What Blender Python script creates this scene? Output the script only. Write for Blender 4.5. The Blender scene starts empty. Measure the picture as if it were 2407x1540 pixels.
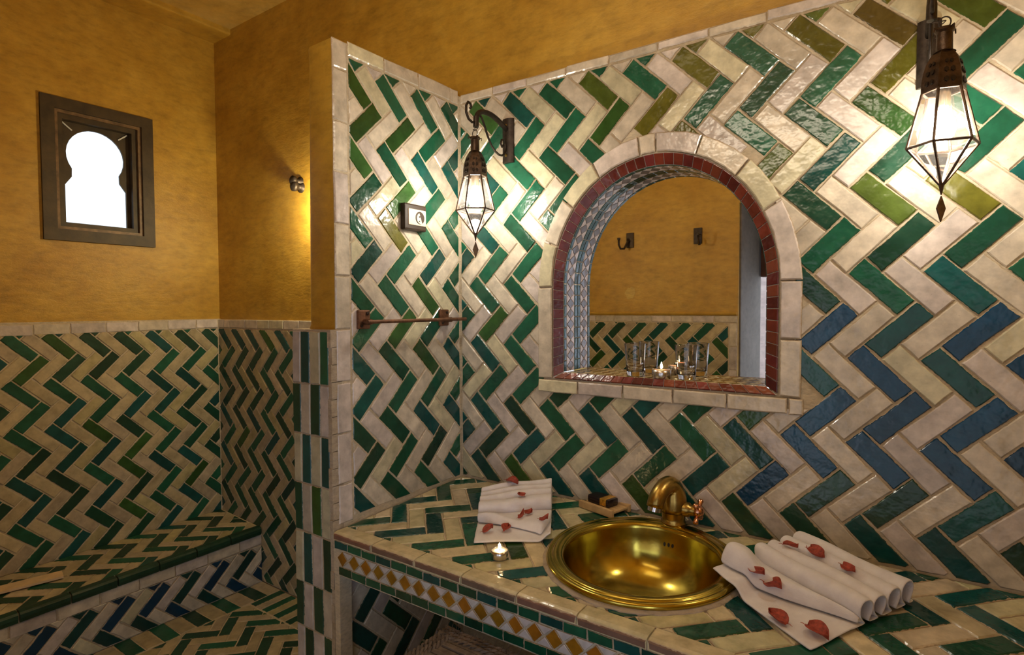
import bpy, bmesh, math, random
from mathutils import Vector, Matrix
PI = math.pi
rng = random.Random(7)
sc = bpy.context.scene
COL = sc.collection

# ------------------------------------------------------------------ camera, light, exposure
F_PX, YAW, PITCH, ROLL = 1340.0, -0.605, -0.0345, -0.004
CAM = Vector((0, 0, 1.45))
fw = Vector((math.sin(YAW)*math.cos(PITCH), math.cos(YAW)*math.cos(PITCH), math.sin(PITCH)))
r0 = Vector((math.cos(YAW), -math.sin(YAW), 0)); u0 = r0.cross(fw)
rt = math.cos(ROLL)*r0 + math.sin(ROLL)*u0
up = -math.sin(ROLL)*r0 + math.cos(ROLL)*u0
cd = bpy.data.cameras.new('camera'); cam = bpy.data.objects.new('camera', cd); COL.objects.link(cam)
cd.sensor_width = 36; cd.lens = F_PX/2407*36; cd.clip_start = .02
M3 = Matrix((rt, up, -fw)).transposed()
cam.matrix_world = Matrix.Translation(CAM) @ M3.to_4x4()
sc.camera = cam
sc.view_settings.view_transform = 'Standard'; sc.view_settings.look = 'None'
sc.view_settings.gamma = 1; sc.view_settings.use_curve_mapping = False
sc.view_settings.exposure = 0.06

w = bpy.data.worlds.new('sky'); sc.world = w; w.use_nodes = True
w.node_tree.nodes['Background'].inputs[0].default_value = (.80, .90, 1.0, 1)
w.node_tree.nodes['Background'].inputs[1].default_value = 1.5

def area(name, loc, target, sx, sy, power, col):
    l = bpy.data.lights.new(name, 'AREA'); l.shape = 'RECTANGLE'; l.size = sx; l.size_y = sy
    l.energy = power; l.color = col
    o = bpy.data.objects.new(name, l); COL.objects.link(o); o.location = loc
    o.rotation_euler = (Vector(target)-Vector(loc)).to_track_quat('-Z', 'Y').to_euler()
    return o
DOOR_W, SIDE_W, FILL_W, UP_W, BULB_L = 1.3, 6, 1.8, 10, 195
area('doorway_daylight', (-.64, -.95, 1.05), (-.64, 1.7, 1.05), .42, 1.5, DOOR_W, (.74, .82, 1.0))
area('doorway_daylight', (.88, -.90, 1.0), (-1.0, 1.5, .95), .4, 1.5, SIDE_W, (.55, .68, 1.0))
area('upper_wall_fill', (-.55, .02, 2.38), (-.35, .8, 2.95), .9, .15, UP_W, (1.0, .84, .62))  # invented fill light without a fitting, brightens the upper plaster
area('overhead_fill', (-.9, .55, 2.90), (-.9, .9, 0), .8, .5, FILL_W, (1.0, .86, .66))  # soft warm fill added overhead for brightness, not a real fixture

# ------------------------------------------------------------------ helpers
WPOS = {}
def wpos(o): return WPOS.get(o.name, Vector((0, 0, 0))) if o else Vector((0, 0, 0))
def tag(o, label=None, cat=None, group=None, kind=None):
    if label: o['label'] = label
    if cat: o['category'] = cat
    if group: o['group'] = group
    if kind: o['kind'] = kind
    return o
def thing(name, loc, label, cat, group=None, kind=None):
    o = bpy.data.objects.new(name, None); COL.objects.link(o); o.location = loc
    o.empty_display_size = .05; WPOS[o.name] = Vector(loc)
    return tag(o, label, cat, group, kind)
def link_mesh(name, verts, faces, mat, parent=None, origin=None, color=None, smooth=False):
    """verts in world space; the object's origin sits at `origin` (default: the parent's origin)"""
    pw = wpos(parent); og = Vector(origin) if origin is not None else pw
    me = bpy.data.meshes.new(name)
    me.from_pydata([tuple(Vector(v)-og) for v in verts], [], faces)
    me.materials.append(mat)
    if smooth:
        for p in me.polygons: p.use_smooth = True
    o = bpy.data.objects.new(name, me); COL.objects.link(o)
    if parent: o.parent = parent
    o.location = og-pw; WPOS[o.name] = og
    if color: o.color = (*color, 1)
    return o

class MB:
    def __init__(s): s.v = []; s.f = []
    def add(s, vs, fs):
        n = len(s.v); s.v += [Vector(a) for a in vs]; s.f += [tuple(i+n for i in f) for f in fs]; return s
    def box(s, x0, x1, y0, y1, z0, z1):
        return s.add([(x0,y0,z0),(x1,y0,z0),(x1,y1,z0),(x0,y1,z0),(x0,y0,z1),(x1,y0,z1),(x1,y1,z1),(x0,y1,z1)],
                     [(0,3,2,1),(4,5,6,7),(0,1,5,4),(1,2,6,5),(2,3,7,6),(3,0,4,7)])
    def bbox(s, x0, x1, y0, y1, z0, z1, b):
        """box with chamfered edges"""
        bm = bmesh.new(); bmesh.ops.create_cube(bm, size=1)
        for v in bm.verts:
            v.co = Vector((x0+(v.co.x+.5)*(x1-x0), y0+(v.co.y+.5)*(y1-y0), z0+(v.co.z+.5)*(z1-z0)))
        bmesh.ops.bevel(bm, geom=bm.edges[:], offset=b, segments=2, profile=.6, affect='EDGES')
        bm.verts.index_update()
        s.add([v.co.copy() for v in bm.verts], [tuple(v.index for v in f.verts) for f in bm.faces]); bm.free(); return s
    def tube(s, path, rad, seg=8, cap=True):
        P = [Vector(p) for p in path]; n = len(P)
        R = rad if isinstance(rad, (list, tuple)) else [rad]*n
        T = [(P[min(i+1, n-1)]-P[max(i-1, 0)]).normalized() for i in range(n)]
        a = T[0].orthogonal().normalized(); vs = []
        for i in range(n):
            a = (a-T[i]*a.dot(T[i])).normalized(); b = T[i].cross(a)
            for k in range(seg):
                t = 2*PI*k/seg; vs.append(P[i]+R[i]*(math.cos(t)*a+math.sin(t)*b))
        fs = [(i*seg+k, i*seg+(k+1) % seg, (i+1)*seg+(k+1) % seg, (i+1)*seg+k) for i in range(n-1) for k in range(seg)]
        if cap: fs += [tuple(range(seg-1, -1, -1)), tuple(range((n-1)*seg, n*seg))]
        return s.add(vs, fs)
    def lathe(s, prof, c, seg=32, axis='z', cap0=False, cap1=False, ph=0.):
        vs = []; n = len(prof); c = Vector(c)
        for r, h in prof:
            for k in range(seg):
                t = 2*PI*k/seg+ph; p = (r*math.cos(t), r*math.sin(t), h)
                if axis == 'x': p = (p[2], p[0], p[1])
                if axis == 'y': p = (p[1], -p[2], p[0])
                vs.append(c+Vector(p))
        fs = [(i*seg+k, i*seg+(k+1) % seg, (i+1)*seg+(k+1) % seg, (i+1)*seg+k) for i in range(n-1) for k in range(seg)]
        if cap0: fs.append(tuple(range(seg-1, -1, -1)))
        if cap1: fs.append(tuple(range((n-1)*seg, n*seg)))
        return s.add(vs, fs)
    def prism(s, poly, o, eu, ev, en, h0, h1):
        """poly: 2d points counter-clockwise seen against en"""
        n = len(poly); o = Vector(o)
        vs = [o+eu*p[0]+ev*p[1]+en*h0 for p in poly]+[o+eu*p[0]+ev*p[1]+en*h1 for p in poly]
        fs = [tuple(range(n-1, -1, -1)), tuple(range(n, 2*n))]+[(i, (i+1) % n, n+(i+1) % n, n+i) for i in range(n)]
        return s.add(vs, fs)
    def build(s, name, mat, parent=None, smooth=False, origin=None, color=None, ang=None):
        o = link_mesh(name, s.v, s.f, mat, parent, origin, color, smooth)
        if ang is not None:
            for p in o.data.polygons: p.use_smooth = True
            o.data.set_sharp_from_angle(angle=math.radians(ang))
        return o
X, Y, Z = Vector((1,0,0)), Vector((0,1,0)), Vector((0,0,1))

# ------------------------------------------------------------------ materials
def mat(name):
    m = bpy.data.materials.new(name); m.use_nodes = True
    nt = m.node_tree; b = nt.nodes['Principled BSDF']; return m, nt, b
def nd(nt, t, **k):
    n = nt.nodes.new(t)
    for a, v in k.items():
        if a.startswith('i_'): n.inputs[a[2:].replace('_', ' ')].default_value = v
        else: setattr(n, a, v)
    return n
def noise(nt, vec, scale, detail=4, rough=.55, dim='3D', W=None):
    n = nd(nt, 'ShaderNodeTexNoise'); n.noise_dimensions = dim
    n.inputs['Scale'].default_value = scale; n.inputs['Detail'].default_value = detail; n.inputs['Roughness'].default_value = rough
    if vec: nt.links.new(vec, n.inputs['Vector'])
    if W: nt.links.new(W, n.inputs['W'])
    return n.outputs['Fac']
def ramp(nt, fac, stops):
    r = nd(nt, 'ShaderNodeValToRGB'); e = r.color_ramp.elements
    while len(e) < len(stops): e.new(.5)
    for i, (p, c) in enumerate(stops): e[i].position = p; e[i].color = (*c, 1) if len(c) == 3 else c
    nt.links.new(fac, r.inputs['Fac']); return r.outputs['Color']
def mix(nt, fac, a, b, mode='MIX'):
    n = nd(nt, 'ShaderNodeMix', data_type='RGBA', blend_type=mode)
    for i, v in ((0, fac), (6, a), (7, b)):
        if isinstance(v, (int, float)): n.inputs[i].default_value = v
        elif isinstance(v, tuple): n.inputs[i].default_value = (*v, 1) if len(v) == 3 else v
        else: nt.links.new(v, n.inputs[i])
    return n.outputs[2]
def bump(nt, b, h, strength, dist=.01, prev=None):
    n = nd(nt, 'ShaderNodeBump'); n.inputs['Strength'].default_value = strength; n.inputs['Distance'].default_value = dist
    nt.links.new(h, n.inputs['Height'])
    if prev: nt.links.new(prev, n.inputs['Normal'])
    nt.links.new(n.outputs[0], b.inputs['Normal']); return n.outputs[0]
def objco(nt): return nd(nt, 'ShaderNodeTexCoord').outputs['Object']
def geopos(nt): return nd(nt, 'ShaderNodeNewGeometry').outputs['Position']

def glaze_mat(name, rough, wav, mott):
    m, nt, b = mat(name); co = objco(nt)
    oi = nd(nt, 'ShaderNodeObjectInfo')
    mul = nd(nt, 'ShaderNodeMath', operation='MULTIPLY'); mul.inputs[1].default_value = 37.; nt.links.new(oi.outputs['Random'], mul.inputs[0])
    n1 = noise(nt, co, 22, 4, .6, '4D', mul.outputs[0])
    n2 = noise(nt, co, 120, 3, .6, '4D', mul.outputs[0])
    shade = ramp(nt, n1, [(.25, (1-mott,)*3), (.75, (1+mott*.55,)*3)])
    c = mix(nt, 1., oi.outputs['Color'], shade, 'MULTIPLY')
    sp = ramp(nt, n2, [(.66, (0,)*3), (.74, (1,)*3)])
    c2 = mix(nt, 1., c, (.62, .60, .58), 'MULTIPLY')
    f = mix(nt, 1., sp, (.55,)*3, 'MULTIPLY')
    c = mix(nt, f, c, c2)
    at = nd(nt, 'ShaderNodeAttribute'); at.attribute_name = 'edge'
    n4 = noise(nt, co, 70, 5, .65, '4D', mul.outputs[0])
    ad = nd(nt, 'ShaderNodeMath', operation='MULTIPLY_ADD'); nt.links.new(at.outputs['Fac'], ad.inputs[0]); ad.inputs[1].default_value = .42; nt.links.new(n4, ad.inputs[2])
    chip = ramp(nt, ad.outputs[0], [(.76, (0,)*3), (.82, (1,)*3)])
    c = mix(nt, chip, c, (.46, .36, .25))
    nt.links.new(c, b.inputs['Base Color'])
    rr = nd(nt, 'ShaderNodeMapRange'); rr.inputs[3].default_value = rough*.7; rr.inputs[4].default_value = rough*1.6
    nt.links.new(n1, rr.inputs[0]); nt.links.new(rr.outputs[0], b.inputs['Roughness'])
    n3 = noise(nt, co, 38, 2, .5, '4D', mul.outputs[0])
    p = bump(nt, b, n3, wav, .006)
    bump(nt, b, n2, .12, .001, p)
    b.inputs['Specular IOR Level'].default_value = .55
    return m
GLAZE = glaze_mat('zellige_glaze', .16, .38, .42)
GLAZE_DULL = glaze_mat('worn_glaze', .34, .30, .38)

def plaster_mat(name, a, c, d, rough=.42, scale=1., strength=.3):
    m, nt, b = mat(name); co = geopos(nt)
    mp = nd(nt, 'ShaderNodeMapping'); mp.inputs['Scale'].default_value = (1, 1, 2.4); nt.links.new(co, mp.inputs['Vector'])
    n1 = noise(nt, co, 4.5*scale, 10, .66); n2 = noise(nt, mp.outputs[0], 15*scale, 8, .7); n3 = noise(nt, co, 90, 4, .6)
    c1 = ramp(nt, n1, [(.3, a), (.5, c), (.72, d)])
    s = ramp(nt, n2, [(.30, (.74,)*3), (.5, (1.,)*3), (.7, (1.16, 1.14, 1.08))])
    c1 = mix(nt, 1., c1, s, 'MULTIPLY'); nt.links.new(c1, b.inputs['Base Color'])
    b.inputs['Roughness'].default_value = rough
    p = bump(nt, b, n2, strength, .01); bump(nt, b, n3, .12, .002, p)
    return m
PLASTER = plaster_mat('ochre_tadelakt', (.40, .215, .022), (.50, .29, .035), (.58, .36, .055))
PLASTER_PALE = plaster_mat('rough_cement', (.36, .28, .19), (.46, .38, .28), (.56, .48, .40), .8, 3., .5)
JAMB = plaster_mat('grey_plaster', (.11, .09, .07), (.14, .12, .095), (.18, .155, .13), .7)
CEILING = plaster_mat('ceiling_plaster', (.44, .25, .05), (.55, .35, .08), (.62, .44, .14))
GROUT = plaster_mat('grout', (.48, .40, .27), (.58, .49, .35), (.66, .58, .44), .85, 4., .4)

def simple(name, col, rough=.5, metal=0., nscale=0, namt=.25, bmp=0., bs=60, spec=.5):
    m, nt, b = mat(name); b.inputs['Roughness'].default_value = rough; b.inputs['Metallic'].default_value = metal
    b.inputs['Specular IOR Level'].default_value = spec
    if nscale:
        n = noise(nt, objco(nt), nscale, 5, .6)
        c = ramp(nt, n, [(.3, tuple(x*(1-namt) for x in col)), (.7, tuple(min(1, x*(1+namt)) for x in col))])
        nt.links.new(c, b.inputs['Base Color'])
    else: b.inputs['Base Color'].default_value = (*col, 1)
    if bmp:
        bump(nt, b, noise(nt, objco(nt), bs, 4, .6), bmp, .004)
    return m
IRON = simple('wrought_iron', (.055, .042, .034), .5, .75, 60, .4, .2, 120)
TIN = simple('oxidised_tin', (.085, .055, .038), .42, .85, 45, .55, .35, 90)
RUST = simple('rusty_steel', (.16, .075, .040), .55, .55, 60, .45, .3, 150)
WOOD = simple('dark_window_wood', (.052, .034, .014), .55, 0, 14, .4, .2, 40)
PALEWOOD = simple('pale_wood', (.55, .36, .16), .55, 0, 18, .25, .15, 60)
PLASTIC_W = simple('cream_plastic', (.62, .50, .38), .35)
PLASTIC_B = simple('brown_plastic', (.030, .017, .010), .45, spec=.3)
CHROME = simple('chrome_steel', (.62, .60, .62), .14, 1.)
COPPER = simple('copper', (.72, .36, .22), .2, 1.)
WICKER = simple('dark_wicker', (.125, .092, .066), .75, 0, 40, .5, .4, 120)
WAX = simple('white_wax', (.90, .86, .78), .45); WAX.node_tree.nodes['Principled BSDF'].inputs['Subsurface Weight'].default_value = .3
WAX.node_tree.nodes['Principled BSDF'].inputs['Subsurface Radius'].default_value = (.02, .012, .008)
TINCUP = simple('candle_cup', (.70, .66, .64), .25, 1.)
PETAL = simple('dried_petal', (.36, .055, .028), .6, 0, 120, .45, .3, 200)
WRAP = simple('soap_wrapper', (.020, .012, .012), .22, 0)
GOLD = simple('gold_foil', (.75, .42, .06), .35, .8, 200, .4)
DARK = simple('dark_hole', (.01, .008, .006), .6)
GLASSRED = simple('rose_wax', (.75, .25, .16), .4)

def brass_mat():
    m, nt, b = mat('hammered_brass'); co = objco(nt)
    n1 = noise(nt, co, 9, 6, .62); n2 = noise(nt, co, 55, 4, .6)
    c = ramp(nt, n1, [(.3, (.40, .29, .045)), (.55, (.54, .415, .075)), (.75, (.64, .51, .12))])
    nt.links.new(c, b.inputs['Base Color']); b.inputs['Metallic'].default_value = 1
    rr = nd(nt, 'ShaderNodeMapRange'); rr.inputs[3].default_value = .12; rr.inputs[4].default_value = .25
    nt.links.new(n1, rr.inputs[0]); nt.links.new(rr.outputs[0], b.inputs['Roughness'])
    p = bump(nt, b, n1, .05, .01); bump(nt, b, n2, .06, .001, p)
    return m
BRASS = brass_mat()
BRASS_OLD = simple('aged_brass', (.46, .31, .085), .3, 1., 25, .35, .08, 90)

def towel_mat():
    m, nt, b = mat('terry_cotton'); co = objco(nt)
    n = noise(nt, co, 420, 3, .7); n2 = noise(nt, co, 30, 3)
    c = ramp(nt, n2, [(.3, (.76, .72, .74)), (.7, (.86, .83, .84))]); nt.links.new(c, b.inputs['Base Color'])
    b.inputs['Roughness'].default_value = .95; b.inputs['Specular IOR Level'].default_value = .1
    b.inputs['Sheen Weight'].default_value = .3
    bump(nt, b, n, .5, .002); return m
TOWEL = towel_mat()

def thin_glass(name, diffuse=.0, tint=(1,1,1), gloss=.06):
    m = bpy.data.materials.new(name); m.use_nodes = True; nt = m.node_tree; nt.nodes.clear()
    out = nd(nt, 'ShaderNodeOutputMaterial'); tr = nd(nt, 'ShaderNodeBsdfTransparent'); tr.inputs[0].default_value = (*tint, 1)
    gl = nd(nt, 'ShaderNodeBsdfGlossy'); gl.inputs['Roughness'].default_value = .03
    fr = nd(nt, 'ShaderNodeFresnel'); fr.inputs[0].default_value = 1.5
    mx = nd(nt, 'ShaderNodeMixShader'); nt.links.new(fr.outputs[0], mx.inputs[0]); nt.links.new(tr.outputs[0], mx.inputs[1]); nt.links.new(gl.outputs[0], mx.inputs[2])
    last = mx.outputs[0]
    if diffuse:
        tl = nd(nt, 'ShaderNodeBsdfTranslucent'); tl.inputs[0].default_value = (.95, .93, .9, 1)
        df = nd(nt, 'ShaderNodeBsdfDiffuse'); df.inputs[0].default_value = (.9, .88, .85, 1)
        m1 = nd(nt, 'ShaderNodeMixShader'); m1.inputs[0].default_value = .4; nt.links.new(tl.outputs[0], m1.inputs[1]); nt.links.new(df.outputs[0], m1.inputs[2])
        m2 = nd(nt, 'ShaderNodeMixShader'); m2.inputs[0].default_value = diffuse; nt.links.new(last, m2.inputs[1]); nt.links.new(m1.outputs[0], m2.inputs[2]); last = m2.outputs[0]
    nt.links.new(last, out.inputs[0]); return m
PANE = thin_glass('hazed_lantern_glass', .010)  # clear panes given a slight diffuse haze to imitate the bulb's glow
WINGLASS = thin_glass('window_glass', 0)
def real_glass():
    m, nt, b = mat('tumbler_glass'); b.inputs['Transmission Weight'].default_value = 1; b.inputs['Roughness'].default_value = 0; b.inputs['IOR'].default_value = 1.5
    return m
TUMBLER = real_glass()
def emit(name, col, s):
    m = bpy.data.materials.new(name); m.use_nodes = True; nt = m.node_tree; nt.nodes.clear()
    o = nd(nt, 'ShaderNodeOutputMaterial'); e = nd(nt, 'ShaderNodeEmission'); e.inputs[0].default_value = (*col, 1); e.inputs[1].default_value = s
    nt.links.new(e.outputs[0], o.inputs[0]); return m
BULB = emit('lit_bulb', (1.0, .90, .74), BULB_L)
FLAME = emit('candle_flame', (1.0, .66, .30), 90)
m, nt, b = mat('mirror_silver'); b.inputs['Base Color'].default_value = (.93, .93, .93, 1); b.inputs['Metallic'].default_value = 1; b.inputs['Roughness'].default_value = .015
MIRROR = m

# ------------------------------------------------------------------ tile colours
def cream(r): 
    k = r.uniform(.80, 1.08); t = r.random()
    c = (.70, .62, .50) if t < .55 else ((.68, .60, .55) if t < .85 else (.66, .61, .42))
    return tuple(min(.85, x*k) for x in c)
def bounce_cream(r):  # cream with warm bounce light from the walls mixed into its colour
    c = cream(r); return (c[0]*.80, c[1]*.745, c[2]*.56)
def green(r):
    k = r.uniform(.7, 1.35); t = r.random()
    c = (.010, .088, .046) if t < .78 else ((.007, .070, .058) if t < .90 else (.028, .088, .018))
    return tuple(x*k for x in c)
def teal(r):
    k = r.uniform(.8, 1.3); return (.006*k, .070*k, .066*k)
def blue(r):
    k = r.uniform(.8, 1.3); return (.004*k, .052*k, .122*k)
def olive(r):
    k = r.uniform(.8, 1.25); t = r.random(); return (.115*k, .110*k, .012*k) if t < .6 else (.075*k, .115*k, .018*k)
def darkgreen(r):
    k = r.uniform(.8, 1.3); return (.012*k, .055*k, .030*k)
def browny(r):
    k = r.uniform(.8, 1.2); return (.085*k, .060*k, .012*k)

# ------------------------------------------------------------------ tile machinery
def area2(P): return .5*sum(P[i][0]*P[(i+1) % len(P)][1]-P[(i+1) % len(P)][0]*P[i][1] for i in range(len(P)))
def clip(P, a, b, c):
    """keep a*x+b*y <= c"""
    out = []
    for i in range(len(P)):
        p, q = P[i], P[(i+1) % len(P)]; dp = a*p[0]+b*p[1]-c; dq = a*q[0]+b*q[1]-c
        if dp <= 0: out.append(p)
        if dp*dq < 0: t = dp/(dp-dq); out.append((p[0]+t*(q[0]-p[0]), p[1]+t*(q[1]-p[1])))
    return out
def clip_rect(P, x0, x1, y0, y1):
    for a, b, c in ((-1,0,-x0),(1,0,x1),(0,-1,-y0),(0,1,y1)):
        P = clip(P, a, b, c)
        if len(P) < 3: return []
    return P
def inset(P, d):
    n = len(P); L = []
    for i in range(n):
        p, q = P[i], P[(i+1) % n]; dx, dy = q[0]-p[0], q[1]-p[1]; l = math.hypot(dx, dy)
        if l < 1e-6: continue
        L.append((dy/l, -dx/l, (dy*p[0]-dx*p[1])/l-d))      # outward normal of a ccw polygon
    Q = P
    for a, b, c in L:
        Q = clip(Q, a, b, c)
        if len(Q) < 3: return []
    return Q
def clean(P, eps=.0025):
    out = []
    for p in P:
        if not out or math.hypot(p[0]-out[-1][0], p[1]-out[-1][1]) > eps: out.append(p)
    while len(out) > 1 and math.hypot(out[0][0]-out[-1][0], out[0][1]-out[-1][1]) <= eps: out.pop()
    return out
def voff(P, d):
    out = []; n = len(P)
    for i in range(n):
        p, q, t = P[i-1], P[i], P[(i+1) % n]
        a1 = (q[1]-p[1], p[0]-q[0]); a2 = (t[1]-q[1], q[0]-t[0]); l1 = math.hypot(*a1) or 1e-9; l2 = math.hypot(*a2) or 1e-9
        n1 = (a1[0]/l1, a1[1]/l1); n2 = (a2[0]/l2, a2[1]/l2); k = 1/max(.35, 1+n1[0]*n2[0]+n1[1]*n2[1])
        out.append((q[0]-(n1[0]+n2[0])*k*d, q[1]-(n1[1]+n2[1])*k*d))
    return out
def put_tile(name, P, o, eu, ev, en, color, parent, matl, gap=.0032, base=-.006, proud=0., bev=.0034, jit=.0013, r=rng, tilt=.010, sub=True, convex=True):
    """one tile: P ccw in (eu,ev); its face lies at height `proud` over the plane through o"""
    P = inset(clean(P), gap/2) if convex else voff(clean(P), gap/2)
    if len(P) < 3: return None
    P = clean(P)
    if len(P) < 3 or area2(P) < 1.2e-4*(0.25 if not sub else 1): return None
    cx = sum(p[0] for p in P)/len(P); cy = sum(p[1] for p in P)/len(P)
    R = []
    for i in range(len(P)):
        p, q = P[i], P[(i+1) % len(P)]
        R.append(p); l = math.hypot(q[0]-p[0], q[1]-p[1])
        if sub and l > .04: R.append(((p[0]+q[0])/2, (p[1]+q[1])/2))
    R = [(p[0]+r.uniform(-jit, jit), p[1]+r.uniform(-jit, jit)) for p in R]
    n = len(R); ta, tb = r.gauss(0, tilt), r.gauss(0, tilt); hz = proud+r.uniform(-.0006, .0006)
    def top(p, d): return hz+d+ta*(p[0]-cx)+tb*(p[1]-cy)
    sc_ = []
    if not convex: sc_ = voff(R, bev)
    for i in range(n if convex else 0):
        p, q, t = R[i-1], R[i], R[(i+1) % n]
        a1 = (q[1]-p[1], p[0]-q[0]); a2 = (t[1]-q[1], q[0]-t[0]); l1 = math.hypot(*a1) or 1e-9; l2 = math.hypot(*a2) or 1e-9
        n1 = (a1[0]/l1, a1[1]/l1); n2 = (a2[0]/l2, a2[1]/l2); k = min(2.5, 1/max(.2, 1+n1[0]*n2[0]+n1[1]*n2[1]))
        ox, oy = -(n1[0]+n2[0])*k*bev, -(n1[1]+n2[1])*k*bev
        if ox*(cx-q[0])+oy*(cy-q[1]) < 0 or math.hypot(ox, oy) > .6*math.hypot(cx-q[0], cy-q[1]): ox, oy = (cx-q[0])*.2, (cy-q[1])*.2
        sc_.append((q[0]+ox, q[1]+oy))
    o = Vector(o); vs = []
    vs += [o+eu*p[0]+ev*p[1]+en*base for p in R]
    vs += [o+eu*p[0]+ev*p[1]+en*top(p, -bev) for p in R]
    vs += [o+eu*p[0]+ev*p[1]+en*top(p, 0) for p in sc_]
    fs = []
    for a in (0, n):
        fs += [(a+i, a+(i+1) % n, a+n+(i+1) % n, a+n+i) for i in range(n)]
    fs.append(tuple(range(2*n, 3*n)))
    ob = link_mesh(name, vs, fs, matl, parent, o+eu*cx+ev*cy+en*proud, color)
    at = ob.data.attributes.new('edge', 'FLOAT', 'POINT'); at.data.foreach_set('value', [1.]*(2*n)+[0.]*n)
    return ob
def herring(feat, w, L, box):
    """tiles of a herringbone whose zigzag chains run along +v; u across. feat = a point where the end of one tile meets the outer corner of the next. yields (polygon, chain index, kind)"""
    s2 = math.sqrt(.5); n = L/w
    def uv(p): # lattice units -> (u,v): e1=(u+v)/sqrt2 , e2=(u-v)/sqrt2
        a, b = (p[0]-n)*w, (p[1]-1)*w
        return (feat[0]+s2*(a+b), feat[1]+s2*(a-b))
    H = [(0,0),(n,0),(n,1),(0,1)]; V = [(n,1-n),(n+1,1-n),(n+1,1),(n,1)]
    u0, u1, v0, v1 = box
    K = int((max(abs(u0-feat[0]), abs(u1-feat[0]))+.5)/(w*1.414))+2; Mx = int((max(abs(v0-feat[1]), abs(v1-feat[1]))+.5)/(L*1.414))+2
    for k in range(-K, K+1):
        for m in range(-Mx, Mx+1):
            for kind, q in (('H', H), ('V', V)):
                P = [uv((p[0]+k+m*n, p[1]+k-m*n)) for p in q]
                if max(p[0] for p in P) < u0 or min(p[0] for p in P) > u1 or max(p[1] for p in P) < v0 or min(p[1] for p in P) > v1: continue
                yield P, k, kind
def lay(parent, o, eu, ev, en, feat, w, L, box, colorfn, matl=GLAZE, name='tile', cut=None, phase=1, gap=.0038, **kw):
    """ev is the chain direction. polygons are re-oriented ccw against en"""
    flip = eu.cross(ev).dot(en) < 0; cnt = 0
    for P, k, kind in herring(feat, w, L, box):
        P = [(p[0]+rng.uniform(-.0012, .0012), p[1]+rng.uniform(-.0012, .0012)) for p in P]
        if area2(P) < 0: P = P[::-1]
        P = clip_rect(P, *box)
        if len(P) < 3: continue
        if cut: P = cut(P)
        if not P or len(P) < 3 or area2(P) < 2.2e-4: continue
        c = (sum(p[0] for p in P)/len(P), sum(p[1] for p in P)/len(P))
        col = colorfn((k+phase) % 2, c)
        if flip: Q = [(p[0], -p[1]) for p in P][::-1]; ob = put_tile(name, Q, o, eu, -ev, en, col, parent, matl, gap=gap, **kw)
        else: ob = put_tile(name, P, o, eu, ev, en, col, parent, matl, gap=gap, **kw)
        cnt += ob is not None
    return cnt
def quad(x0, x1, y0, y1): return [(x0,y0),(x1,y0),(x1,y1),(x0,y1)]

# ------------------------------------------------------------------ key dimensions (metres)
XP, YE, YW = -1.409, 1.108, 1.690       # partition face, its free end, tiled face of the basin wall
XR = .42                                # right wall
XL, YB = -3.19, 1.71                    # left wall, back plaster face
ZC = 2.955
def ctop(y): return .80-.036*(YW-y)     # worktop height, it drains to the front
NX, NZ0, NZS = -.641, 1.203, 1.520      # niche axis, sill, springing
def arch(hw, h, z0, n=24, zs=NZS):
    """contour left jamb -> arch -> right jamb"""
    P = [(NX-hw, z0)]
    for i in range(n+1):
        a = PI-PI*i/n; P.append((NX+hw*math.cos(a), zs+h*math.sin(a)))
    P.append((NX+hw, z0)); return P
def holed(mb, y, x0, x1, z0, z1, hw, h, zb):
    C = arch(hw, h, zb)
    def q(a, b, c, d): mb.add([(a[0], y, a[1]), (b[0], y, b[1]), (c[0], y, c[1]), (d[0], y, d[1])], [(0,1,2,3)])
    q((x0,z0),(C[0][0],z0),(C[0][0],z1),(x0,z1)); q((C[-1][0],z0),(x1,z0),(x1,z1),(C[-1][0],z1))
    q((C[0][0],z0),(C[-1][0],z0),(C[-1][0],zb),(C[0][0],zb))
    for a, b in zip(C[1:-1], C[2:-1]): q(a, b, (b[0],z1), (a[0],z1))

# ------------------------------------------------------------------ room shell
def structure(name, label, cat):
    return thing(name, (0,0,0), label or None, cat if label else None, None, 'structure')
wall_back = structure('wall_back', 'tiled wall with green, blue and cream zigzag around the arched niche', 'wall')
mb = MB(); holed(mb, YB, -3.25, XR+.1, -.05, ZC+.1, .33, .37, 1.222); mb.build('plaster', PLASTER, wall_back)
mb = MB(); holed(mb, 1.6945, XP-.002, XR, .0, 2.2525, .34, .385, 1.215); mb.add([(XP-.002,1.6945,2.2525),(XR,1.6945,2.2525),(XR,YB,2.2525),(XP-.002,YB,2.2525)], [(0,1,2,3)])
mb.build('grout', GROUT, wall_back)

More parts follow.
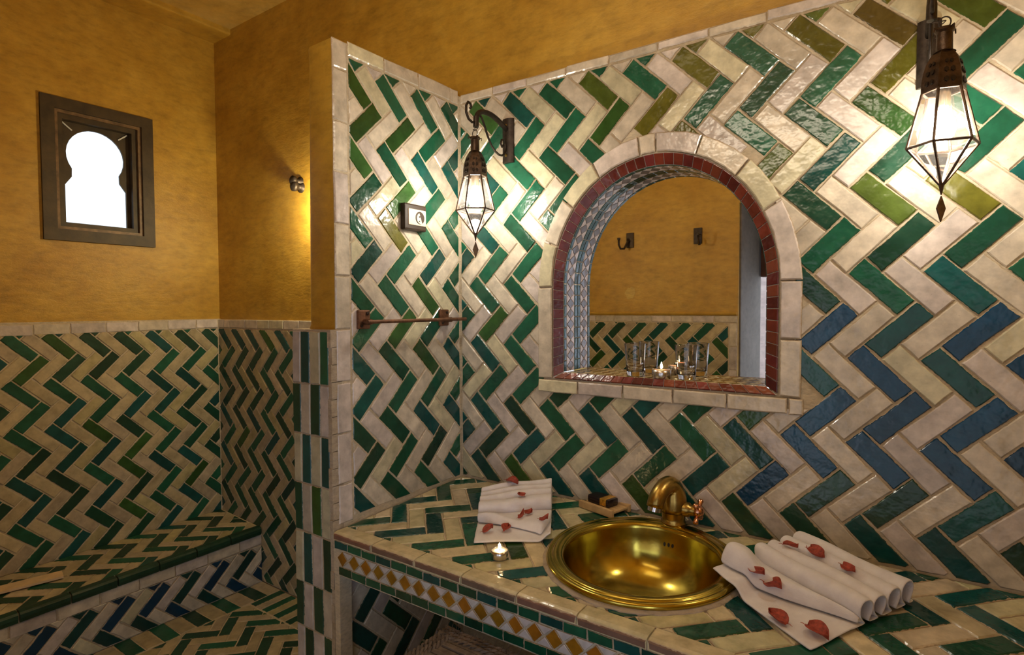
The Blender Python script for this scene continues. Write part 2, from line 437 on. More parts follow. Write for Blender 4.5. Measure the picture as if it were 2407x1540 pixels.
def wcol(par, c):
    x, z = c[0], -c[1]
    if par == 0: return cream(rng)
    t = rng.random()
    if x > -.33:                                     # the right half fades from olive (top) to green, teal and blue
        if z > 1.86: return olive(rng) if t < .52 else (browny(rng) if t < .68 and z > 2.0 else green(rng))
        if z > 1.47: return green(rng) if t < .62 else (darkgreen(rng) if t < .8 else olive(rng) if z > 1.7 else teal(rng))
        if z > 1.02: return blue(rng) if t < .82 else teal(rng)
        return teal(rng) if t < .45 else (darkgreen(rng) if t < .9 else blue(rng))
    if z > 1.9 and x > -.95: return olive(rng) if t < .42 else green(rng)
    if z < 1.15: return darkgreen(rng) if t < .35 else (teal(rng) if t < .6 else green(rng))
    return green(rng)
CUT = arch(.392, .437, 1.178, 14)
CUTC = [((a[0]+b[0])/2, (a[1]+b[1])/2) for a, b in zip(CUT, CUT[1:])]
def niche_cut(P):
    P = [(p[0], -p[1]) for p in P][::-1]             # v runs down the wall
    c = (sum(p[0] for p in P)/len(P), sum(p[1] for p in P)/len(P))
    ed = list(zip(CUT, CUT[1:]))+[(CUT[-1], CUT[0])]
    best = None
    for a, b in ed:
        dx, dz = b[0]-a[0], b[1]-a[1]; l = math.hypot(dx, dz); nx, nz = -dz/l, dx/l   # outward
        d = nx*(c[0]-a[0])+nz*(c[1]-a[1])
        if best is None or d > best[0]: best = (d, nx, nz, nx*a[0]+nz*a[1])
    d, nx, nz, cc = best
    if d < -.02: return None
    hit = any(max(nx2*(p[0]-a[0])+nz2*(p[1]-a[1]) for a, b, nx2, nz2 in EDG) < 0 for p in P+[c])
    if hit or d < .08:
        P = clip(P, -nx, -nz, -cc)
    if len(P) < 3: return None
    return [(p[0], -p[1]) for p in P][::-1]
EDG = []
for a, b in list(zip(CUT, CUT[1:]))+[(CUT[-1], CUT[0])]:
    dx, dz = b[0]-a[0], b[1]-a[1]; l = math.hypot(dx, dz); EDG.append((a, b, -dz/l, dx/l))
lay(wall_back, (0, YW, 0), X, -Z, -Y, (.02, -1.464), .0548, .1535, (XP+.003, XR-.002, -2.222, -.802), wcol, cut=niche_cut)
xs = [-1.405, -1.252, -1.104, -.946, -.792, -.631, -.480, -.324, -.137, .02, .17, .32, XR]
for a, b in zip(xs, xs[1:]):
    put_tile('border_tile', quad(a, b, 2.2235+rng.uniform(-.001,.001), 2.2545+rng.uniform(-.002,.002)), (0, YW-.001, 0), X, Z, -Y, cream(rng), wall_back, GLAZE, bev=.004)

# shower alcove: the back wall left of the partition carries its own dado
wall_shower = structure('wall_shower', 'green and cream zigzag dado on the shower wall beside the partition', 'wall')
MB().box(XL, -1.56, 1.7012, YB+.002, 0, 1.392).build('grout', GROUT, wall_shower)
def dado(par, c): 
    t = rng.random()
    return bounce_cream(rng) if par == 0 else (green(rng) if t < .55 else (darkgreen(rng) if t < .85 else teal(rng)))
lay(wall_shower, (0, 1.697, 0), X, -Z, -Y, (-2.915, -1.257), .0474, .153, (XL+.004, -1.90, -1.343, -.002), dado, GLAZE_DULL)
x = XL+.005
while x < -1.62:
    l = rng.uniform(.10, .15) if x > -3.1 else .06
    put_tile('border_tile', quad(x, min(x+l, -1.6), 1.345, 1.393), (0, 1.697, 0), X, Z, -Y, cream(rng), wall_shower, GLAZE_DULL, bev=.003); x += l

wall_left = structure('wall_left', 'ochre plaster wall with keyhole window above a zigzag tile dado', 'wall')
WY0, WY1, WZ0, WZ1 = .918, 1.379, 1.767, 2.416
mb = MB()
for y0, y1, z0, z1 in ((-.2, WY0+.02, -.05, ZC+.1), (WY1-.02, YB+.02, -.05, ZC+.1), (WY0+.02, WY1-.02, -.05, WZ0+.02), (WY0+.02, WY1-.02, WZ1-.02, ZC+.1)):
    mb.box(XL-.18, XL, y0, y1, z0, z1)
mb.build('plaster', PLASTER, wall_left)
MB().box(XL-.002, XL+.0085, -.2, YB, .0, 1.395).build('grout', GROUT, wall_left)
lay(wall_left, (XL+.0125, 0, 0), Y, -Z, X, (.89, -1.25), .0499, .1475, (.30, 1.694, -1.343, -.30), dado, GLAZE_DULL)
y = -.145+.3
ys = [.28, .43, .583, .728, .868, 1.005, 1.15, 1.29, 1.43, 1.575, 1.692]
for a, b in zip(ys, ys[1:]):
    put_tile('border_tile', quad(a, b, 1.345-.012*(1.69-a), 1.396-.012*(1.69-a)), (XL+.0125, 0, 0), Y, Z, X, cream(rng), wall_left, GLAZE_DULL, bev=.003)

# wall between the camera's doorway and the shower, seen only in the mirror
wall_front = structure('wall_front', 'ochre wall with zigzag dado and two hooks, seen in the mirror', 'wall')
YF, XJ = -.15, -.868
MB().box(XL-.1, XJ, YF-.62, YF, -.05, ZC+.1).build('plaster', PLASTER, wall_front)
MB().bbox(XJ-.03, XJ+.012, YF-.62, YF-.022, -.05, 2.12, .012).build('jamb', JAMB, wall_front)
MB().box(XJ, XR+.1, YF-.62, YF, 2.10, ZC+.1).build('lintel', PLASTER, wall_front)
MB().tube([(XL+.05, YF+.004, 1.408), (XJ-.006, YF+.004, 1.408)], .012, 8).build('plaster_bead', PLASTER, wall_front)
MB().box(XL, XJ-.002, YF-.01, YF+.0045, 0, 1.394).build('grout', GROUT, wall_front)
lay(wall_front, (0, YF+.008, 0), -X, -Z, Y, (1.76, -1.262), .0540, .152, (-(XJ-.055), 2.05, -1.348, -.85), dado, GLAZE)
x = XJ-.004
while x > -2.1:
    put_tile('border_tile', quad(-x, -x+.14, 1.350, 1.394), (0, YF+.008, 0), -X, Z, Y, cream(rng), wall_front, GLAZE, bev=.003); x -= .14
z = 1.348
while z > .8:
    put_tile('border_tile', quad(-XJ+.004, -XJ+.053, z-.148, z), (0, YF+.008, 0), -X, Z, Y, cream(rng), wall_front, GLAZE, bev=.003); z -= .148

wall_right = structure('wall_right', '', 'wall')
MB().box(XR, XR+.15, YF, YB+.2, -.05, ZC+.1).build('plaster', PLASTER, wall_right)
floor = structure('floor', '', 'floor')
MB().box(XL-.2, XR+.2, -1.0, YB+.3, -.12, -.004).build('screed', GROUT, floor)
def fcol(par, c):
    return (tuple(x*.92 for x in bounce_cream(rng)) if par == 0 else darkgreen(rng) if rng.random() < .6 else green(rng))
lay(floor, (0,0,0), X, Y, Z, (-2.633, 1.509), .050, .152, (-2.633, -1.62, .55, 1.527), fcol, GLAZE_DULL)
k = 0; y = 1.70
while y > .5:
    put_tile('border_tile', quad(-2.80, -2.637, y-.070, y), (0,0,0), X, Y, Z, fcol(k % 2, 0), floor, GLAZE_DULL); y -= .070; k += 1
k = 1; x = -2.633
while x < -1.64:
    put_tile('border_tile', quad(x, x+.047, 1.532, 1.698), (0,0,0), X, Y, Z, fcol(k % 2, 0), floor, GLAZE_DULL); x += .047; k += 1
ceiling = structure('ceiling', '', 'ceiling')
MB().box(XL-.2, XR+.2, -1.0, YB+.3, ZC, ZC+.12).build('plaster', CEILING, ceiling)
trim_1 = structure('trim_1', '', 'trim')
MB().bbox(XL-.02, XL+.17, -.2, YB+.01, ZC-.030, ZC+.02, .008).build('beam', PLASTER, trim_1)

# ------------------------------------------------------------------ partition
wall_partition = structure('wall_partition', 'short partition with zigzag tiles, cream edge blocks and checkered end', 'wall')
body = [(-1.548+.022, YE+.008), (-1.4135, YE+.006), (-1.4135, YB), (-1.552, YB), (-1.552, YE+.036), (-1.546, YE+.018)]
mb = MB(); vs = []
rows = [(1.385, .016), (1.40, .008), (1.7, .004), (2.0, .0), (2.15, -.002), (2.235, -.002), (2.256, .0)]
for z, dx in rows: vs += [(p[0]-(dx if p[0] < -1.5 else 0)+rng.uniform(-.001,.001), p[1], z) for p in body]
n = 6; fs = [(i*n+k, i*n+(k+1) % n, (i+1)*n+(k+1) % n, (i+1)*n+k) for i in range(len(rows)-1) for k in range(n)]
fs += [tuple(range((len(rows)-1)*n, len(rows)*n)), tuple(range(n-1, -1, -1))]
mb.add(vs, fs).build('plaster', PLASTER, wall_partition, ang=40)
MB().bbox(-1.607, -1.4135, YE-.014, YB, -.02, 1.386, .003).build('mortar', PLASTER_PALE, wall_partition)
mb = MB()                                            # crumbling plaster lip beside the corner tiles
for i in range(26):
    z0 = .02+i*.0525; mb.box(-1.424-rng.uniform(0,.004), -1.4105, YE-.018+rng.uniform(-.003,.003), YE+.02, z0, z0+.054)
mb.build('plaster_lip', PLASTER_PALE, wall_partition)
mb = MB().box(-1.4135, -1.4118, YE+.001, YB, 0, 2.2545); mb.build('grout', GROUT, wall_partition)
def pcol(par, c):
    t = rng.random()
    if par == 0: return cream(rng)
    if c[1] > -1.15: return green(rng) if t < .6 else (darkgreen(rng) if t < .8 else teal(rng))
    return green(rng) if t < .97 else olive(rng)
lay(wall_partition, (XP, 0, 0), Y, -Z, X, (1.420, -2.107), .0548, .1535, (1.166, YW-.004, -2.2165, -.802), pcol)
lay(wall_partition, (XP, 0, 0), Y, -Z, X, (1.420, -2.107), .0548, .1535, (1.13, YW-.004, -.66, -.01), pcol)
zz = [2.256, 2.169, 2.013, 1.863, 1.705, 1.548, 1.386, 1.225, 1.069, .913, .790]
for a, b in zip(zz, zz[1:]):
    put_tile('border_tile', quad(YE-.001, 1.164, b, a), (XP+.001, 0, 0), Y, Z, X, tuple(x*1.02 for x in cream(rng)), wall_partition, GLAZE, bev=.004)
for a, b in zip([1.1645, 1.313, 1.473, 1.640, YW-.003], [1.313, 1.473, 1.640, YW-.003]):
    za, zb = 2.262+.012*(a-1.11)/.58, 2.262+.012*(b-1.11)/.58
    put_tile('border_tile', [(a, 2.217), (b, 2.219), (b, zb), (a, za)], (XP+.001, 0, 0), Y, Z, X, cream(rng), wall_partition, GLAZE, bev=.004)
rowz = [1.381, 1.217, 1.057, .900, .744, .580, .436, .285, .135, .0]
colx = [-1.606, -1.564, -1.518, -1.468, -1.424]
for i, (a, b) in enumerate(zip(rowz, rowz[1:])):
    for j in range(4):
        g = (i+j) % 2 == 1
        c = cream(rng) if not g else (teal(rng) if (i % 4 == 0 and j == 1) or i == 2 else green(rng) if i in (0, 3) else darkgreen(rng))
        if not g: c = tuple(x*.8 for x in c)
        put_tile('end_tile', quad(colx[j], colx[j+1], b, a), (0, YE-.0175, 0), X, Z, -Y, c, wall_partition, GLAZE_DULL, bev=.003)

# ------------------------------------------------------------------ window
window = structure('window_1', '', 'window')
def frame_boards(x0, x1, y0, y1, z0, z1, wd, name, matl):
    for k in range(4):
        if k == 0: q = [(y0,z0),(y1,z0),(y1-wd,z0+wd),(y0+wd,z0+wd)]
        elif k == 1: q = [(y1,z0),(y1,z1),(y1-wd,z1-wd),(y1-wd,z0+wd)]
        elif k == 2: q = [(y1,z1),(y0,z1),(y0+wd,z1-wd),(y1-wd,z1-wd)]
        else: q = [(y0,z1),(y0,z0),(y0+wd,z0+wd),(y0+wd,z1-wd)]
        MB().prism(q, (0,0,0), Y, Z, X, x0, x1).build(name, matl, window)
frame_boards(XL-.03, XL+.014, WY0, WY1, WZ0, WZ1, .052, 'frame_board', WOOD)
frame_boards(XL-.05, XL+.002, WY0+.052, WY1-.052, WZ0+.052, WZ1-.052, .014, 'frame_bead', simple('worn_bead_wood', (.17, .10, .045), .5, 0, 30, .5))
frame_boards(XL-.08, XL-.012, WY0+.066, WY1-.066, WZ0+.066, WZ1-.066, .022, 'sash', WOOD)
# keyhole shaped panel
py0, py1, pz0, pz1 = WY0+.086, WY1-.086, WZ0+.086, WZ1-.086
cy, cz, R0 = (py0+py1)/2, 2.185, .120
K = [(py0+.018, pz0+.004), (py0+.018, 2.035), (py0+.045, 2.075)]
for i in range(21):
    a = math.radians(215-250*i/20); K.append((cy+R0*math.cos(a), cz+R0*1.03*math.sin(a)))
K += [(py1-.045, 2.075), (py1-.018, 2.035), (py1-.018, pz0+.004)]
mb = MB(); n = len(K)
def border_pt(p):
    if p[1] >= cz: 
        a = math.atan2(p[1]-cz, p[0]-cy); t = min(abs((py1-py0)/2/max(1e-6, abs(math.cos(a)))), (pz1-cz)/max(1e-6, abs(math.sin(a))))
        return (cy+t*math.cos(a), cz+t*math.sin(a))
    return (py0 if p[0] < cy else py1, p[1])
Bd = [border_pt(p) for p in K]
for xx in (XL-.060, XL-.050):
    b0 = len(mb.v); mb.v += [Vector((xx, *p)) for p in K]+[Vector((xx, *p)) for p in Bd]
    for i in range(n-1): mb.f.append((b0+i, b0+i+1, b0+n+i+1, b0+n+i))
for i in range(n-1): mb.f.append((i, i+1, 2*n+i+1, 2*n+i))
for s in (1, -1):
    c1 = (cy+s*(py1-py0)/2, pz1)
    ps = sorted([q for q in Bd if (q[0]-cy)*s > 0 and q[1] > cz], key=lambda q: math.atan2(q[1]-cz, abs(q[0]-cy)))
    for xx in (XL-.060, XL-.050):
        for q1, q2 in zip(ps, ps[1:]):
            if abs(q1[0]-c1[0]) < 1e-4 and abs(q2[1]-pz1) < 1e-4: mb.add([(xx, *q1), (xx, *c1), (xx, *q2)], [(0,1,2)])
mb.box(XL-.060, XL-.050, py0, py1, pz0-.002, pz0+.004)
mb.build('arched_panel', WOOD, window)
for s in (1, -1):
    a0 = (cy+s*.095, cz+.105); a1 = (cy+s*(py1-py0-.02)/2, pz1-.008)
    MB().tube([(XL-.046, *a0), (XL-.046, *a1)], .0035, 6).build('corner_strip', simple('white_paint', (.8, .8, .74), .5), window)
MB().box(XL-.070, XL-.066, py0, py1, pz0, pz1).build('pane', WINGLASS, window)

# ------------------------------------------------------------------ niche with mirror
niche = thing('mirror_niche', (NX, YW, 1.157), 'arched wall niche framed by cream blocks and red mosaic with mirror back', 'niche')
def ring(t0, t1, A, Bq):
    def pt(t, hw, h, zb):
        if t < 0: return (NX-hw, NZS+t*(NZS-zb))
        if t > 180: return (NX+hw, NZS-(t-180)*(NZS-zb))
        a = PI-math.radians(t); return (NX+hw*math.cos(a), NZS+h*math.sin(a))
    m_ = 3 if 0 <= t0 and t1 <= 180 else 1
    ts = [t0+(t1-t0)*i/m_ for i in range(m_+1)]
    return [pt(t, *A) for t in ts]+[pt(t, *Bq) for t in reversed(ts)]
INW, OUTW, RED = (.357, .400, 1.205), (.415, .462, 1.203), (.322, .365, 1.230)
cuts = [-1, 0, 20, 40, 60, 83, 91, 111, 132, 151, 180, 180.5, 181]
for a, b in zip(cuts, cuts[1:]):
    P = ring(a, b, INW, OUTW)
    if area2(P) < 0: P = P[::-1]
    put_tile('frame_tile', P, (0, YW, 0), X, Z, -Y, tuple(x*1.08 for x in cream(rng)), niche, GLAZE, proud=.006, base=-.012, bev=.004, tilt=.004, gap=.0045, convex=False, sub=False)
sx = [-1.057, -.90, -.739, -.576, -.419, -.259, -.220]
for a, b in zip(sx, sx[1:]):
    put_tile('sill_tile', quad(a, b, 1.157, 1.203), (0, YW, 0), X, Z, -Y, tuple(x*1.08 for x in cream(rng)), niche, GLAZE, proud=.007, base=-.012, bev=.004, tilt=.004, gap=.004)
RC = [(.125, .018, .012), (.155, .028, .016), (.10, .016, .014), (.17, .04, .02), (.14, .022, .022)]
def redc(): k = rng.uniform(.75, 1.25); c = rng.choice(RC); return tuple(x*k for x in c)
# the red ring is a chamfer: tiles span from the wall face to the reveal
def slab(name, q, th, color, parent, matl, gapf=.05):
    """small mosaic piece on the 3-d quad q (outer a,b / inner c,d), pushed out by th with a bevelled top"""
    q = [Vector(p) for p in q]; c = sum(q, Vector())/len(q)
    q = [c+(p-c)*(1-gapf) for p in q]; nrm = Vector((0,0,0))
    for i in range(len(q)): nrm += (q[i]-c).cross(q[(i+1) % len(q)]-c)
    nrm.normalize(); n = len(q)
    vs = [p-nrm*.003 for p in q]+[p+nrm*th*.6 for p in q]+[c+(p-c)*.92+nrm*th for p in q]
    fs = [(a+i, a+(i+1) % n, a+n+(i+1) % n, a+n+i) for a in (0, n) for i in range(n)]+[tuple(range(2*n, 3*n))]
    return link_mesh(name, vs, fs, matl, parent, c, color)
def contour(par, s):
    """point on an arch contour at arc length fraction s, jambs included"""
    hw, h, zb = par; j = NZS-zb; arc = PI*(hw+h)/2; tot = 2*j+arc; d = s*tot
    if d <= j: return (NX-hw, zb+d)
    if d >= j+arc: return (NX+hw, NZS-(d-j-arc))
    a = PI-PI*(d-j)/arc; return (NX+hw*math.cos(a), NZS+h*math.sin(a))
INR, RDR = (.355, .398, 1.212), (.322, .365, 1.230)
N = 54; YR = 1.704
mb = MB()
for i in range(N):
    a, b = i/N, (i+1)/N; o1, o2, i1, i2 = contour(INR, a), contour(INR, b), contour(RDR, a), contour(RDR, b)
    mb.add([(o1[0], YW-.0005, o1[1]), (o2[0], YW-.0005, o2[1]), (i2[0], YR+.001, i2[1]), (i1[0], YR+.001, i1[1])], [(3,2,1,0)])
    slab('red_tile', [(o1[0], YW-.002, o1[1]), (i1[0], YR, i1[1]), (i2[0], YR, i2[1]), (o2[0], YW-.002, o2[1])], .002, redc(), niche, GLAZE, .07)
mb.add([(NX-.355, YW-.001, 1.2085), (NX+.355, YW-.001, 1.2085), (NX+.322, YR, 1.228), (NX-.322, YR, 1.228)], [(0,1,2,3)])
mb.add([(NX-.355, YW-.001, 1.2085), (NX-.322, YR, 1.228), (NX-.322, YR, 1.235), (NX-.355, YW-.001, 1.212)], [(0,1,2,3)])
NB = 20
for i in range(NB):
    a, b = i/NB, (i+1)/NB
    slab('red_tile', [(NX-.352+.704*a, YW-.003, 1.208), (NX-.352+.704*b, YW-.003, 1.208), (NX-.322+.644*b, YR-.002, 1.2285), (NX-.322+.644*a, YR-.002, 1.2285)], .002,
         tuple(x*1.25 for x in redc()), niche, GLAZE, .07)
# reveal and sill bed
YM = 1.80
for i in range(N):
    i1, i2 = contour(RDR, i/N), contour(RDR, (i+1)/N)
    mb.add([(i1[0], YR, i1[1]), (i2[0], YR, i2[1]), (i2[0], YM+.01, i2[1]), (i1[0], YM+.01, i1[1])], [(3,2,1,0)])
mb.add([(NX-.33, YR-.001, 1.2265), (NX+.33, YR-.001, 1.2265), (NX+.33, YM+.01, 1.2265), (NX-.33, YM+.01, 1.2265)], [(0,1,2,3)])
mb.build('grout_bed', simple('pale_grout', (.50, .46, .42), .8, 0, 60, .2), niche)
def lerp(a, b, t): return a+(b-a)*t
def rev(s, y): c = contour(RDR, s); return Vector((c[0], y, c[1]))
def strip(y0, y1, colf, nn, name):
    for i in range(nn): slab(name, [rev(i/nn, y0), rev(i/nn, y1), rev((i+1)/nn, y1), rev((i+1)/nn, y0)], .0016, colf(), niche, GLAZE, .06)
def greyc(): k = rng.uniform(.8, 1.2); return (.20*k, .17*k, .17*k)
def whit(): k = rng.uniform(.95, 1.1); return (.74*k, .64*k, .62*k)
strip(YR+.001, YR+.018, lambda: darkgreen(rng) if rng.random() < .5 else teal(rng), 44, 'band_tile')
strip(YM-.022, YM-.001, lambda: teal(rng) if rng.random() < .5 else darkgreen(rng), 44, 'band_tile')
nd_ = 46; ya, yb = YR+.0195, YM-.0235; ym = (ya+yb)/2
for i in range(nd_):
    s0, s1 = i/nd_, (i+1)/nd_; sm = (s0+s1)/2
    slab('diamond_tile', [rev(s0, ym), rev(sm, yb), rev(s1, ym), rev(sm, ya)], .0016, greyc(), niche, GLAZE, .05)
for i in range(nd_+1):
    sm0, sm1 = max(0, (i-.5)/nd_), min(1, (i+.5)/nd_); s0 = i/nd_
    for yy in (ya, yb):
        q = [rev(sm0, yy), rev(s0, ym), rev(sm1, yy)]
        if yy == yb: q = q[::-1]
        slab('white_tile', q, .0014, whit(), niche, GLAZE, .10)
NS = 18
for i in range(NS):
    xa, xb = NX-.322+.644*i/NS, NX-.322+.644*(i+1)/NS; xm = (xa+xb)/2; zs_ = 1.2268
    for (y0, y1) in ((YR+.002, YR+.047), (YR+.049, YM-.002)):
        yc = (y0+y1)/2
        slab('sill_diamond', [(xa, yc, zs_), (xm, y0, zs_), (xb, yc, zs_), (xm, y1, zs_)], .0015, (.16*rng.uniform(.7,1.3), .095, .02), niche, GLAZE, .05)
        slab('sill_triangle', [(xa-.018+.018, y0, zs_), (xm, y0, zs_), (xa, yc, zs_)], .0013, (.62, .52, .30), niche, GLAZE, .08)
        slab('sill_triangle', [(xm, y0, zs_), (xb, y0, zs_), (xb, yc, zs_)], .0013, (.62, .52, .30), niche, GLAZE, .08)
        slab('sill_triangle', [(xa, yc, zs_), (xm, y1, zs_), (xa, y1, zs_)], .0013, (.62, .52, .30), niche, GLAZE, .08)
        slab('sill_triangle', [(xb, yc, zs_), (xb, y1, zs_), (xm, y1, zs_)], .0013, (.62, .52, .30), niche, GLAZE, .08)
MB().prism([(p[0], p[1]) for p in arch(.335, .378, 1.215)][::-1], (0, 0, 0), X, Z, -Y, -YM-.004, -YM).build('mirror', MIRROR, niche)

# ------------------------------------------------------------------ bench in the shower
bench = thing('bench', (-2.99, 1.0, 0), 'low tiled masonry bench along the ochre shower wall under the window', 'bench')
XF = -2.79
def btop(x, y): return .318-.055*(x-XL)-.012*(1.69-y)
mb = MB(); vs = [(XL+.014, -.14, .0), (XF-.006, -.14, .0), (XF-.006, 1.696, .0), (XL+.014, 1.696, .0)]
vs += [(a, b, btop(a, b)-.006) for a, b, c in vs]
mb.add(vs, [(0,3,2,1),(4,5,6,7),(0,1,5,4),(1,2,6,5),(2,3,7,6),(3,0,4,7)]).build('masonry', GROUT, bench)
o = Vector((XL, 1.69, btop(XL, 1.69))); eu = Vector((0, 1, .012)).normalized(); ev = Vector((1, 0, -.055)).normalized(); en = ev.cross(eu); en = en if en.z > 0 else -en
def bcol(par, c): return tuple(x*1.0 for x in bounce_cream(rng)) if par == 0 else (darkgreen(rng) if rng.random() < .7 else green(rng))
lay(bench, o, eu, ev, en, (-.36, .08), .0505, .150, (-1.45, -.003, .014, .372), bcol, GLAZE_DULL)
y = 1.69
while y > .25:
    a, b = y-.165, y; mb = MB(); prof = [(-.030, .004), (-.012, .006), (.004, .003), (.010, -.006), (.011, -.020), (.007, -.036), (-.03, -.036)]
    vs = []
    for yy in (a+.002, b-.002): vs += [(XF+px, yy, btop(XF, yy)+pz+rng.uniform(-.001, .001)) for px, pz in prof]
    n = len(prof); fs = [(i, i+1, n+i+1, n+i) for i in range(n-1)]+[tuple(range(n-1, -1, -1)), tuple(range(n, 2*n))]
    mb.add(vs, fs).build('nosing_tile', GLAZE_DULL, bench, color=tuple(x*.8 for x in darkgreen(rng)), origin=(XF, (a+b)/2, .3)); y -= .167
ys = [1.697, 1.575, 1.415, 1.262, 1.11, .96, .81, .66, .51, .36]
for b, a in zip(ys, ys[1:]):
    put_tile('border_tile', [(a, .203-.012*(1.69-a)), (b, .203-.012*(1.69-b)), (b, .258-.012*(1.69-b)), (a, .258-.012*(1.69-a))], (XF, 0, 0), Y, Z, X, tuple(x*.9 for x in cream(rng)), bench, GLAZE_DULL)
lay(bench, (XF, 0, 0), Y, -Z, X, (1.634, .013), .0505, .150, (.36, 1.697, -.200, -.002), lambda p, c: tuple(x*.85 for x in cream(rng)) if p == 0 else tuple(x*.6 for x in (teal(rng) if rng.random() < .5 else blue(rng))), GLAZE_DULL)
o = thing('wooden_slat', (-3.0, .69, .315), 'pale bare wooden slat lying on the tiled shower bench', 'wood slat')
mb = MB(); a, b = Vector((-2.985, .890, 0)), Vector((-3.07, .50, 0)); d = (b-a).normalized(); s = Vector((-d.y, d.x, 0))*.036
zs_ = [btop(p.x, p.y)+.004 for p in (a, b)]
vs = []
for dz in (0, .009): vs += [a+s+Z*(zs_[0]+dz), a-s+Z*(zs_[0]+dz), b-s+Z*(zs_[1]+dz), b+s+Z*(zs_[1]+dz)]
mb.add(vs, [(0,1,2,3),(7,6,5,4),(0,4,5,1),(1,5,6,2),(2,6,7,3),(3,7,4,0)]); mb.build('slat_board', simple('bleached_wood', (.74, .55, .33), .6, 0, 20, .12), o)

# ------------------------------------------------------------------ worktop
counter = thing('vanity_counter', (-.5, 1.39, .6), 'tiled masonry vanity worktop under the arched mirror niche holding the brass basin', 'counter')
YC = 1.083
BX, BY, BR = -.560, 1.398, .215
def hole_slab(mb, zoff):
    """worktop surface with a round hole for the bowl"""
    S = 48; C = [(BX+BR*math.cos(2*PI*i/S), BY+BR*math.sin(2*PI*i/S)) for i in range(S)]
    x0, x1, y0, y1 = XP+.001, XR-.001, YC+.004, 1.6895
    def out(p):
        dx, dy = p[0]-BX, p[1]-BY; t = min(((x1 if dx > 0 else x0)-BX)/dx if abs(dx) > 1e-6 else 9e9, ((y1 if dy > 0 else y0)-BY)/dy if abs(dy) > 1e-6 else 9e9)
        return (BX+dx*t, BY+dy*t)
    O = [out(p) for p in C]
    v = lambda p: (p[0], p[1], ctop(p[1])+zoff)
    for i in range(S):
        j = (i+1) % S; mb.add([v(C[i]), v(O[i]), v(O[j]), v(C[j])], [(0,1,2,3)])
        for cx, cyy in ((x0,y0),(x1,y0),(x1,y1),(x0,y1)):
            if (abs(O[i][0]-cx) < 1e-6) != (abs(O[j][0]-cx) < 1e-6) and (abs(O[i][1]-cyy) < 1e-6) != (abs(O[j][1]-cyy) < 1e-6) and math.hypot(O[i][0]-cx, O[i][1]-cyy) < .4 and math.hypot(O[j][0]-cx, O[j][1]-cyy) < .4:
                mb.add([v(O[i]), v((cx, cyy)), v(O[j])], [(0,1,2)])
mb = MB(); hole_slab(mb, -.0042); hole_slab(mb, -.07)
mb.box(XP+.001, XR-.001, YC+.004, YC+.014, .652, ctop(YC)-.005); mb.box(XP+.001, -1.385, YC+.006, YC+.05, 0, .652)
mb.build('mortar', GROUT, counter)
eu, ev = X, Vector((0, 1, .036)).normalized(); en = eu.cross(ev)
oC = Vector((0, 0, ctop(0)))
def ccol(par, c): return tuple(x*1.0 for x in (tuple(a*b for a, b in zip(cream(rng), (1., .96, .74))) if rng.random() < .5 else (.66*rng.uniform(.9,1.05), .57, .34))) if par == 0 else (green(rng) if rng.random() < .75 else teal(rng))  # cream tinted yellower to carry the warm light falling on the worktop
def basin_cut(P):
    c = (sum(p[0] for p in P)/len(P), sum(p[1] for p in P)/len(P)); d = math.hypot(c[0]-BX, c[1]-BY); R_ = .222
    if d < R_-.035: return None
    nx, ny = (c[0]-BX)/d, (c[1]-BY)/d
    if d < R_+.09: P = clip(P, -nx, -ny, -(nx*BX+ny*BY+R_))
    return P
lay(counter, oC, eu, ev, en, (-1.157, 1.224), .0535, .1535, (XP+.004, XR-.002, 1.1325, YW+.0), ccol, cut=basin_cut, gap=.003)
xs = [-1.405, -1.238, -1.070, -.908, -.741, -.581, -.420, -.26, -.10, .06, .22, XR-.002]
for a, b in zip(xs, xs[1:]):
    prof = [(.050, 0), (.012, .0012), (.003, -.001), (-.001, -.006), (-.001, -.020), (.010, -.022)]
    mb = MB(); vs = []
    for xx in (a+.0018, b-.0018): vs += [(xx, YC+py, ctop(YC+py)+pz+rng.uniform(-.0008, .0008)) for py, pz in prof]
    n = len(prof); fs = [(i, n+i, n+i+1, i+1) for i in range(n-1)]+[tuple(range(n)), tuple(range(2*n-1, n-1, -1))]
    mb.add(vs, fs).build('edge_tile', GLAZE, counter, origin=((a+b)/2, YC, .78), color=(.68*rng.uniform(.92, 1.05), .58, .35))
    put_tile('clay_strip', quad(a, b, .7565, .7775), (0, YC-.0022, 0), X, Z, -Y, (.20*rng.uniform(.8,1.2), .12, .085), counter, GLAZE_DULL, tilt=.0004)
x = -1.402; i = 0
while x < XR-.01:
    l = .0605; 
    put_tile('mosaic_tile', quad(x, min(x+l, XR), .7305, .7555), (0, YC, 0), X, Z, -Y, green(rng) if i % 3 else teal(rng), counter, GLAZE, gap=.0025, tilt=.003, bev=.0015, sub=False)
    put_tile('mosaic_tile', quad(x+.018, min(x+.018+l, XR), .655, .6805), (0, YC, 0), X, Z, -Y, green(rng) if i % 4 else darkgreen(rng), counter, GLAZE, gap=.0025, tilt=.003, bev=.0015, sub=False)
    x += l; i += 1
x = -1.392
while x < XR-.06:
    xc, zc, hx, hz = x+.026, .7055, .0235, .0235
    put_tile('diamond_tile', [(xc, zc-hz), (xc+hx, zc), (xc, zc+hz), (xc-hx, zc)], (0, YC, 0), X, Z, -Y, (.33*rng.uniform(.8,1.15), .155*rng.uniform(.85,1.1), .012), counter, GLAZE, gap=.002, tilt=.003, bev=.0012, sub=False)
    for s in (1, -1):
        q = [(xc+.002, zc+s*.0240), (xc+.026, zc+s*.001), (xc+.050, zc+s*.0240)]
        put_tile('white_tile', q[::-1] if area2(q) < 0 else q, (0, YC, 0), X, Z, -Y, (.60*rng.uniform(.92,1.05), .57, .56), counter, GLAZE, gap=.0022, tilt=.003, bev=.0012, sub=False)
    x += .052

